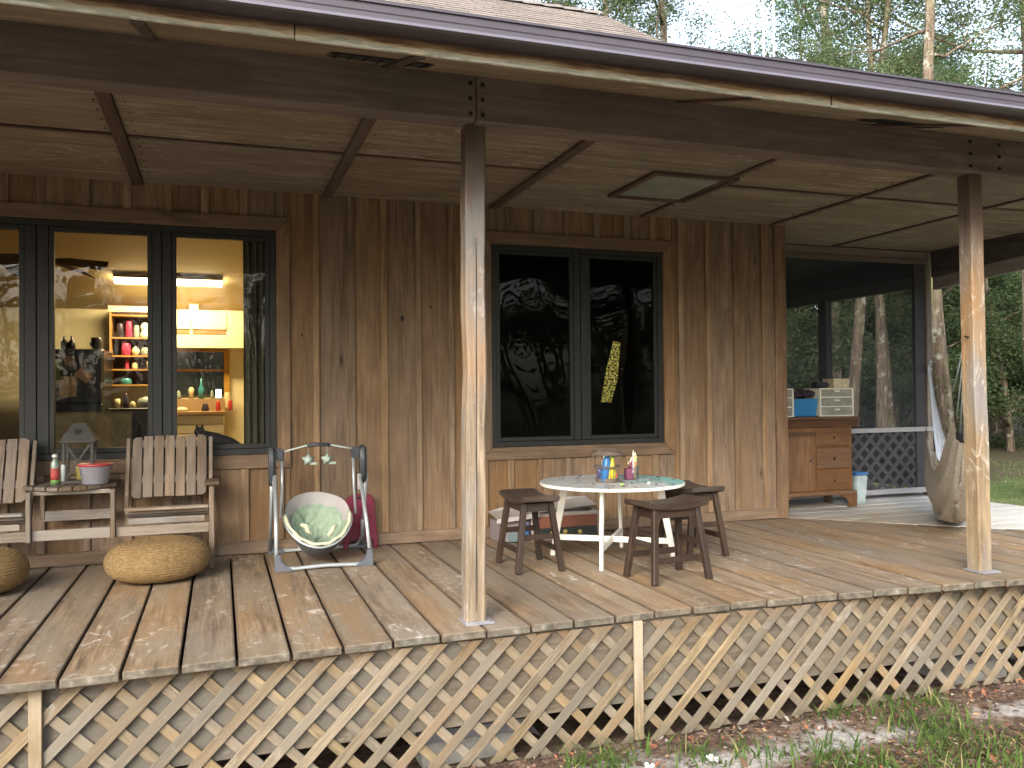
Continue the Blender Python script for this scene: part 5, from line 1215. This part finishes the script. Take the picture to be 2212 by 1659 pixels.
hcloth(.16, .90, .0, 'net_body', mnet, .42, .40, -.045, wmax=.15, fold=.03)
def blue(u, v):
    s = .02+.42*u; p = hbase(s); t_ = v*2-1; k = math.sin(u*math.pi/2)
    w_ = .008+.075*u**1.2*math.sqrt(max(0, 1-max(0, (u-.8)/.2)**2))
    z = p.z-.93*k**.9+.05*abs(t_)**2*u
    q = p+SIDE*(w_*t_-.055*u+.006*math.sin(v*30)*u); q.z = z+.006*math.cos(v*30)*u
    return q
me = MB().grid(blue, 30, 32).mesh('striped_cloth', M['stripe'], smooth=True)
a = me.attributes.new('stripe', 'FLOAT', 'POINT'); a.data.foreach_set('value', [j/32*.7 for i in range(31) for j in range(33)])
link('striped_cloth', me, hmk)
b = MB()
for k in range(7):
    t_ = (k-3)/3
    for s_end, H in ((.90, HB),):
        p = hbase(s_end); g = math.sin(math.pi*s_end)**.8; q = p+SIDE*(.15*g*t_-.045*g); q.z = p.z-low(s_end)+abs(t_)**1.7*.8*g+.02
        b.tube([H, (H+q)/2-Vector((0, 0, .012)), q], .0045, 5)
b.build('cords', M['stripe'], hmk, smooth=True)
b = MB()
for k in range(16):
    s = .40+.16*k/15; p = hbase(s)-SIDE*.225
    n_ = 9+int(3*math.sin(k*1.9))
    for m_ in range(n_): b.lathe([(0, -.017), (.012, 0), (0, .017)], (p.x+.004*math.sin(m_*2+k), p.y, .40-m_*.036), 5)
tag(b.build('fringe', plain('cream_fringe', (.62, .56, .44), .95), hmk, smooth=True), kind='stuff')
MB().tube([HA+Vector((.04, -.02, .02)), HA+Vector((0, -.03, .035)), HA+Vector((-.012, -.03, .01)), HA+Vector((0, -.02, -.02))], .006, 8).build('hook', M['steel'], hmk, smooth=True)
MB().lathe([(0, -.03), (.022, -.015), (.024, .01), (0, .03)], tuple(HA+Vector((-.01, -.02, -.05))), 10).build('knot', M['stripe'], hmk, smooth=True)

# ================================================================== VEGETATION
def leafmat(name, a, b_, trans=.35):
    n = NT(name); v, oi = n.coords(); nz = n.noise(v, 1.1, 3); nz2 = n.noise(v, 9., 2)
    c = n.ramp(n.math('ADD', n.math('MULTIPLY', nz, .6), n.math('MULTIPLY', nz2, .4)), [(.36, a), (.62, b_)])
    hv = n.node('ShaderNodeHueSaturation'); n.l(c, hv.inputs['Color']); n.l(n.math('MULTIPLY_ADD', oi, .5, .75), hv.inputs['Value']); n.l(n.math('MULTIPLY_ADD', oi, .04, .48), hv.inputs['Hue'])
    di = n.node('ShaderNodeBsdfDiffuse'); tl = n.node('ShaderNodeBsdfTranslucent'); mx = n.node('ShaderNodeMixShader'); mx.inputs[0].default_value = trans
    n.l(hv.outputs[0], di.inputs[0]); n.l(hv.outputs[0], tl.inputs[0]); n.l(di.outputs[0], mx.inputs[1]); n.l(tl.outputs[0], mx.inputs[2]); n.l(mx.outputs[0], n.out.inputs[0]); return n.m
M['leafA'] = leafmat('oak_leaves', (.06, .105, .05), (.14, .20, .095), .5)
M['leafB'] = leafmat('pale_leaves', (.07, .11, .05), (.17, .22, .11), .5)
M['moss'] = leafmat('hanging_moss', (.10, .10, .07), (.19, .19, .14), .2)
n = NT('bark'); v, oi = n.coords(); w1 = n.noise(n.mapping(v, (14, 14, 2.2)), 1., 5, .65, .6); w2 = n.noise(v, 3.5, 5, .7); w3 = n.noise(v, 1.1, 3)
c = n.ramp(w1, [(.3, (.045, .032, .022)), (.5, (.13, .10, .075)), (.72, (.25, .205, .155))])
c = n.mix(n.ramp(w2, [(.55, 0.), (.62, .8)]), c, (.36, .36, .30)); c = n.mix(n.ramp(w3, [(.5, 0.), (.65, .5)]), c, (.16, .17, .08))
n.bsdf(c, .95, n.bump(w1, 1., .05), spec=.1); M['bark'] = n.m

def tree_meshes(seed, H, r0, lean, crown0, spread, nlimb, leafsz, nleaf, moss=0, bend=.28):
    rnd = random.Random(seed); tb = MB(); lb = MB(); tips = []
    def path(p, d, L, n_, r, wob, up):
        pts = [p.copy()]; rr = [r]
        for i in range(n_):
            d = (d+Vector((rnd.gauss(0, wob), rnd.gauss(0, wob), rnd.gauss(0, wob)+up))).normalized(); p = p+d*L/n_
            pts.append(p.copy()); rr.append(r*(1-.75*(i+1)/n_))
        return pts, rr, d
    n_ = 12; pts = []; rr = []; p = Vector((0, 0, -.3)); d = Vector((lean[0], lean[1], 1)).normalized()
    for i in range(n_+1):
        pts.append(p.copy()); t = i/n_; rr.append(r0*(1.25 if i == 0 else 1.0)*(1-.72*t)); d = (d+Vector((rnd.gauss(0, .05*bend*2), rnd.gauss(0, .05*bend*2), .03))).normalized(); p = p+d*(H+.3)/n_
    tb.tube(pts, rr, 12)
    for k in range(nlimb):
        t = crown0+(1-crown0)*(k+rnd.random()*.7)/nlimb; i = min(n_-1, int(t*n_)); f = t*n_-i
        b0 = pts[i].lerp(pts[i+1], min(1, f)); a = k*2.4+rnd.random(); L = spread*(1.15-.75*(t-crown0)/(1-crown0))*rnd.uniform(.7, 1.15)
        d0 = Vector((math.cos(a), math.sin(a), rnd.uniform(.15, .75)))
        q, qr, _ = path(b0, d0, L, 6, rr[i]*rnd.uniform(.32, .5), .20, .03); tb.tube(q, qr, 6)
        for m_ in range(5):
            j = rnd.randint(2, 5); a2 = rnd.uniform(0, 6.3); d2 = (q[j]-q[j-1]).normalized()+Vector((math.cos(a2), math.sin(a2), rnd.uniform(-.3, .7)))*.9
            s_, sr_, _ = path(q[j], d2, L*rnd.uniform(.3, .55), 4, qr[j]*.55, .25, .03); tb.tube(s_, sr_, 4, cap=False)
            tips += [(s_[-1], L*.16), (s_[2], L*.13)]
        tips.append((q[-1], L*.2))
    tips.append((pts[-1], spread*.2))
    per = max(4, nleaf//len(tips))
    for c_, rad in tips:
        rad = max(.35, rad*rnd.uniform(.8, 1.5)); sq = rnd.uniform(.5, .8)
        for k in range(int(per*rnd.uniform(.4, 1.6))):
            u = Vector((rnd.gauss(0, 1), rnd.gauss(0, 1), rnd.gauss(0, 1)*sq))*rad*.50; o_ = c_+u
            a = Vector((rnd.gauss(0, 1), rnd.gauss(0, 1), rnd.gauss(0, .6))).normalized(); b2 = a.cross(Vector((rnd.gauss(0, 1), rnd.gauss(0, 1), rnd.gauss(0, 1)))).normalized(); z = leafsz*rnd.uniform(.6, 1.35)
            lb.add([o_-a*z, o_+b2*z*.45, o_+a*z, o_-b2*z*.45], [(0, 1, 2, 3)])
        if moss and rnd.random() < moss:
            for k in range(10):
                o_ = c_+Vector((rnd.gauss(0, .3), rnd.gauss(0, .3), 0)); L = rnd.uniform(.3, 1.1); dx = Vector((rnd.gauss(0, .05), rnd.gauss(0, .05), 0))
                lb.add([o_, o_+dx, o_+dx*.6-Vector((0, 0, L)), o_+dx*-.3-Vector((0, 0, L*.9))], [(0, 1, 2, 3)], 1)
    return tb.mesh('trunk', M['bark'], smooth=True, fix=False), lb
VAR = []
for sd, H, r0, ln, c0, spd, nl, ls, nlf, ms, lm in ((1, 15, .23, (.02, .03), .38, 4.4, 18, .045, 38000, 0, 'leafA'), (2, 17, .20, (-.015, .01), .45, 3.6, 15, .042, 20000, 0, 'leafB'), (3, 13, .26, (.06, .0), .30, 4.8, 18, .045, 38000, 0, 'leafA'),
                                            (4, 18, .18, (.0, -.04), .55, 3.0, 13, .042, 17000, 0, 'leafB'), (5, 7.5, .09, (.06, .04), .12, 2.6, 17, .05, 30000, .0, 'leafA'), (6, 6.0, .07, (-.05, .08), .08, 2.4, 16, .05, 30000, .0, 'leafB')):
    tm, lb = tree_meshes(sd, H, r0, ln, c0, spd, nl, ls, nlf, ms)
    VAR.append((tm, lb.mesh('crown', [M[lm], M['moss']], fix=False)))
def tree(var, x, y, rz_, sc, lab, group=None, z=None, trunk_scale=None, name='tree'):
    t = empty(name, lab, 'tree', (x, y, (GZ if z is None else z)), rz_, group); t.scale = (sc, sc, sc)
    link('trunk', VAR[var][0], t); link('crown', VAR[var][1], t)
    return t
random.seed(11)
# trees over the roof (behind the cabin)
for v_, x, y, rz_, sc, lab in (
    (0, 14.5, 14.8, .4, 1.05, 'thick-trunked moss-draped tree above the gutter, behind the roof'),
    (2, 8.6, 14.6, 2.0, .95, 'gnarled tree just right of the shingle roof end'),
    (3, 10.9, 16.5, 3.3, 1.0, 'slender tree between the roof end and the white mast'),
    (2, 17.2, 15.8, 4.1, .82, 'leafy tree right of the thick trunk above the gutter'),
    (4, 19.6, 16.3, 1.4, 1.55, 'rounded full tree at the far right above the gutter'),
    (5, 11.5, 13.6, .3, 1.15, 'low bushy tree peeping over the gutter near the mast'),
    (5, 16.0, 18.2, 1.3, 1.35, 'low bushy tree peeping over the gutter right of the thick trunk'),
    (0, 7.0, 21.0, 5.3, .8, 'tree beyond the ridge of the cabin roof')):
    tree(v_, x, y, rz_, sc, lab, 'trees beyond the cabin')
# trunks seen between the posts and through the screen
for v_, x, y, rz_, sc, lab in (
    (1, 8.05, 4.95, 2.2, .62, 'leaning lichen-spotted tree directly behind the hammock'),
    (0, 11.25, 6.15, 1.1, .72, 'lichen-spotted thick tree on the lawn right of the right-hand post'),
    (1, 9.60, 8.65, .2, .60, 'straight pinkish tree seen through the insect screen, nearest one'),
    (3, 12.0, 10.5, 1.7, .70, 'slim tree seen through the middle of the insect screen'),
    (1, 15.9, 14.4, 3.9, .62, 'farther tree seen through the insect screen near its right edge'),
    (3, 17.5, 10.8, .6, .7, 'slim dark tree on the far side of the lawn'),
    (4, 19.5, 13.8, 2.9, 1.1, 'dense bushy tree at the back of the lawn, right of the right-hand post')):
    tree(v_, x, y, rz_, sc, lab, 'trees round the lawn')
for i in range(44):
    a = R(30+i*.95+random.uniform(-.5, .5)); d = random.uniform(22, 42)
    x = CAM.x+math.sin(a)*d; y = CAM.y+math.cos(a)*d
    tree([4, 5, 4, 5, 3][i % 5], x, y, random.uniform(0, 6.3), random.uniform(.85, 1.05)*(d/28 if i % 5 < 4 else .5), 'one of many alike trees closing the far side of the lawn', 'trees closing the far side of the lawn')
for i in range(26):
    a = R(100+i*6.2+random.uniform(-2, 2)); d = random.uniform(20, 36)
    x = CAM.x+math.sin(a)*d; y = CAM.y+math.cos(a)*d
    tree([0, 1, 4, 3, 2, 5][i % 6], x, y, random.uniform(0, 6.3), random.uniform(.85, 1.05) if i % 6 not in (2, 5) else 1.4, 'one of many alike trees in front of the cabin, mirrored in its windows', 'trees in front of the cabin')
# far wood closing the view: a mass of leaf clumps and distant trunks
b = MB(); rnd = random.Random(21)
for i in range(420):
    a = rnd.uniform(0, 6.283); d = rnd.uniform(46, 62); x = CAM.x+math.sin(a)*d; y = CAM.y+math.cos(a)*d; h = rnd.uniform(3, 8.) if y > 0 else rnd.uniform(5, 14)
    for k in range(10):
        cz = rnd.uniform(0, h); cx, cy = x+rnd.gauss(0, 1.8), y+rnd.gauss(0, 1.8)
        for j in range(13):
            o_ = Vector((cx+rnd.gauss(0, .8), cy+rnd.gauss(0, .8), GZ+cz+rnd.gauss(0, .6))); u = Vector((rnd.gauss(0, 1), rnd.gauss(0, 1), rnd.gauss(0, .7))).normalized(); w_ = u.cross(Vector((rnd.gauss(0, 1), rnd.gauss(0, 1), rnd.gauss(0, 1)))).normalized(); z = rnd.uniform(.2, .42)
            b.add([o_-u*z, o_+w_*z*.5, o_+u*z, o_-w_*z*.5], [(0, 1, 2, 3)])
tag(b.build('far_wood', M['leafA'], fix=False), 'far wood that closes the view all round the yard', 'wood', kind='stuff')
b = MB()
for i in range(260):
    a = rnd.uniform(0, 6.283); d = rnd.uniform(36, 58); x = CAM.x+math.sin(a)*d; y = CAM.y+math.cos(a)*d
    b.tube([(x, y, GZ-.5), (x+rnd.gauss(0, .3), y, GZ+4), (x+rnd.gauss(0, .6), y, GZ+9)], [.16, .12, .04], 5, cap=False)
tag(b.build('far_trunks', M['bark'], fix=False), 'distant tree trunks of the far wood beyond the lawn', 'wood', kind='stuff')
# antenna mast
t = empty('antenna_mast', 'thin white lattice antenna mast rising behind the cabin roof', 'mast', (7.40, 8.0, GZ))
mwm = plain('white_mast_paint', (.75, .75, .75), .4, bump=0)
mp_ = [(-.20, 0), (.05, .05), (.185, -.04)]
for x, y in mp_: MB().tube([(x, y, 0), (x, y, 13)], .016, 6).build('mast_tube', mwm, t)
b = MB()
for i in range(40):
    z = .2+i*.32
    for j in range(3): p, q = mp_[j], mp_[(j+1) % 3]; b.tube([(p[0], p[1], z), (q[0], q[1], z+.3)], .005, 4, cap=False)
tag(b.build('bracing', mwm, t), kind='stuff')

# ---- near ground cover
rnd = random.Random(31)
def ground_pt(x0, x1, y0, y1): x = rnd.uniform(x0, x1); y = rnd.uniform(y0, y1); return x, y, gh(x, y)
litm = [plain('dead_leaf_brown', (.10, .055, .03), .8, bump=0), plain('dead_leaf_tan', (.27, .18, .10), .8, bump=0), plain('bark_chip_dark', (.045, .028, .02), .9, bump=0), plain('grey_chip', (.25, .22, .19), .9, bump=0), plain('dead_leaf_rust', (.24, .09, .045), .8, bump=0)]
b = MB()
for i in range(42000):
    x, y, z = ground_pt(-.6, 4.6, -1.7, .04)
    sand_here = abs(y+.28) < .16+.12*noise.noise((x*1.3, 0, 5))
    if sand_here and rnd.random() < .82: continue
    if y > -.12 and rnd.random() < .6: continue
    L = rnd.uniform(.006, .017)*(1.9 if rnd.random() < .10 else 1); w_ = L*rnd.uniform(.25, .6); a = rnd.uniform(0, 6.3); u = Vector((math.cos(a), math.sin(a), rnd.gauss(0, .35))); v_ = Vector((-u.y, u.x, rnd.gauss(0, .35))); p = Vector((x, y, z+rnd.uniform(.002, .014)))
    b.add([p-u*L, p+v_*w_+Vector((0, 0, .003)), p+u*L, p-v_*w_], [(0, 1, 2, 3)], rnd.choices(range(5), (4, 1.6, 4, 1.4, 1.2))[0])
tag(b.build('leaf_litter', litm, fix=False), 'brown leaf litter and bark chips on the ground by the lattice', 'leaf litter', kind='stuff')
grm = [leafmat('grass_blade_green', (.06, .125, .028), (.12, .20, .055), .3), leafmat('grass_blade_dark', (.035, .085, .025), (.09, .15, .04), .3), leafmat('grass_blade_straw', (.22, .20, .08), (.32, .29, .13), .2)]
b = MB()
def blade(x, y, z, h, a, lean, w_, mi):
    u = Vector((math.cos(a), math.sin(a), 0)); s_ = Vector((-u.y, u.x, 0)); p = Vector((x, y, z-.005)); pts = []
    for k in range(5):
        t = k/4; c_ = p+u*(lean*h*t*t)+Vector((0, 0, h*(t-.35*lean*t*t))); ww = w_*(1-t**1.5)
        pts.append((c_-s_*ww, c_+s_*ww))
    b.add([q for pr__ in pts for q in pr__], [(2*k, 2*k+1, 2*k+3, 2*k+2) for k in range(4)], mi)
clumps = [(2.33, -.22, .30, 150), (2.25, -.50, .26, 130), (2.05, -.75, .26, 120), (1.62, -.40, .20, 80), (1.75, -.55, .22, 90), (2.5, -.75, .25, 90), (1.30, -.28, .15, 40), (1.02, -.22, .12, 40), (.62, -.16, .12, 45), (.48, -.14, .10, 30), (2.55, -.05, .12, 40), (1.95, .0, .10, 30), (2.9, -.95, .30, 120), (3.4, -.9, .35, 140), (3.6, -.5, .25, 80), (2.0, -1.05, .3, 110), (1.5, -.95, .3, 80), (1.75, .03, .05, 12), (.75, -.12, .06, 14)]
for x0, y0, rr, nn in clumps:
    for i in range(int(nn*1.5)):
        x = x0+rnd.gauss(0, rr*.5); y = y0+rnd.gauss(0, rr*.5)
        if y > .01: continue
        blade(x, y, gh(x, y), rnd.uniform(.04, .15), rnd.uniform(0, 6.3), rnd.uniform(.3, 1.5), rnd.uniform(.0022, .0062), rnd.choices((0, 1, 2), (5, 3, .7))[0])
for i in range(800):
    x, y, z = ground_pt(-.5, 5.2, -2.1, -.42); blade(x, y, z, rnd.uniform(.02, .06), rnd.uniform(0, 6.3), rnd.uniform(.4, 1.2), .002, rnd.choices((0, 1, 2), (3, 3, 2))[0])
tag(b.build('grass_tufts', grm, fix=False), 'green grass tufts growing in the mulch below the deck', 'grass', kind='stuff')
b = MB()
for i in range(26000):
    x, y, z = ground_pt(7.0, 17, -1.5, 15)
    if rnd.random() > math.exp(-((x-6)*.10)): continue
    blade(x, y, z, rnd.uniform(.03, .07), rnd.uniform(0, 6.3), rnd.uniform(.3, 1.1), .006, rnd.choices((0, 1, 2), (5, 2, 1))[0])
tag(b.build('lawn_grass', grm, fix=False), 'short green lawn grass beyond the bleached deck', 'grass', kind='stuff')
# white flowers
mpet = plain('white_petal', (.80, .80, .76), .6, bump=0); myel = plain('yellow_flower_centre', (.65, .42, .02), .6, bump=0)
def flower(x, y, h, tiltv, lab, npet):
    t = empty('wildflower', lab, 'flower', (x, y, gh(x, y)), 0, 'white wildflowers by the lattice')
    MB().tube([(0, 0, 0), (.004, -.004, h*.6), (0, -.01, h)], .0018, 5).build('stem', grm[0], t)
    c_ = Vector((0, -.012, h)); nrm_ = Vector(tiltv).normalized(); a1 = nrm_.orthogonal().normalized(); b1 = nrm_.cross(a1)
    for k in range(npet):
        a = 2*math.pi*k/npet+.5; d = a1*math.cos(a)+b1*math.sin(a); s_ = nrm_.cross(d)
        MB().add([c_+d*.004, c_+d*.016-s_*.009+nrm_*.003, c_+d*.028-s_*.007+nrm_*.004, c_+d*.030+s_*.006+nrm_*.003, c_+d*.016+s_*.009+nrm_*.001], [(0, 1, 2, 3, 4)]).build('petal', mpet, t)
    o = MB().lathe([(0, -.003), (.005, 0), (0, .004)], n=8).build('flower_centre', myel, t, smooth=True); o.location = c_+nrm_*.002
flower(.72, -.33, .05, (-.3, -.8, .45), 'white wildflower facing out, first right of the block pier', 5)
flower(1.02, -.36, .07, (.1, -.2, 1), 'white wildflower with a yellow centre turned upward', 5)
# slatted white grate lying on the ground
t = empty('floor_grate', 'weathered white slatted grate half buried in the litter', 'grate', (1.12, -.86, gh(1.12, -.86)+.012), R(4))
for i in range(11): MB().bar((-.02+.0*i, -.17+i*.031, .004*math.sin(i)), (.50, -.17+i*.031, .004*math.sin(i*2)), .014, .006).build('grate_slat', M['white'], t, bevel=.001)
for x in (.0, .24, .49): MB().box(x-.006, x+.006, -.18, .15, -.012, -.004).build('grate_rail', M['white'], t)
# twigs on the ground
for i, (x, y, L, a, lab) in enumerate([(2.35, -.98, .20, .4, 'pale bent twig on the mulch at the lower right'), (2.9, -.62, .16, 1.0, 'thin grey twig on the mulch right of the grass tuft'), (1.35, -.12, .07, 1.4, 'short pale splinter standing by the lattice foot')]):
    z = gh(x, y)+.014; t = MB().tube([(x, y, z), (x+L*.5*math.cos(a), y+L*.5*math.sin(a)+.01, z+.006), (x+L*math.cos(a), y+L*math.sin(a), z)], [.003, .0024, .001], 5).build('twig', M['latz']); tag(t, lab, 'twig')
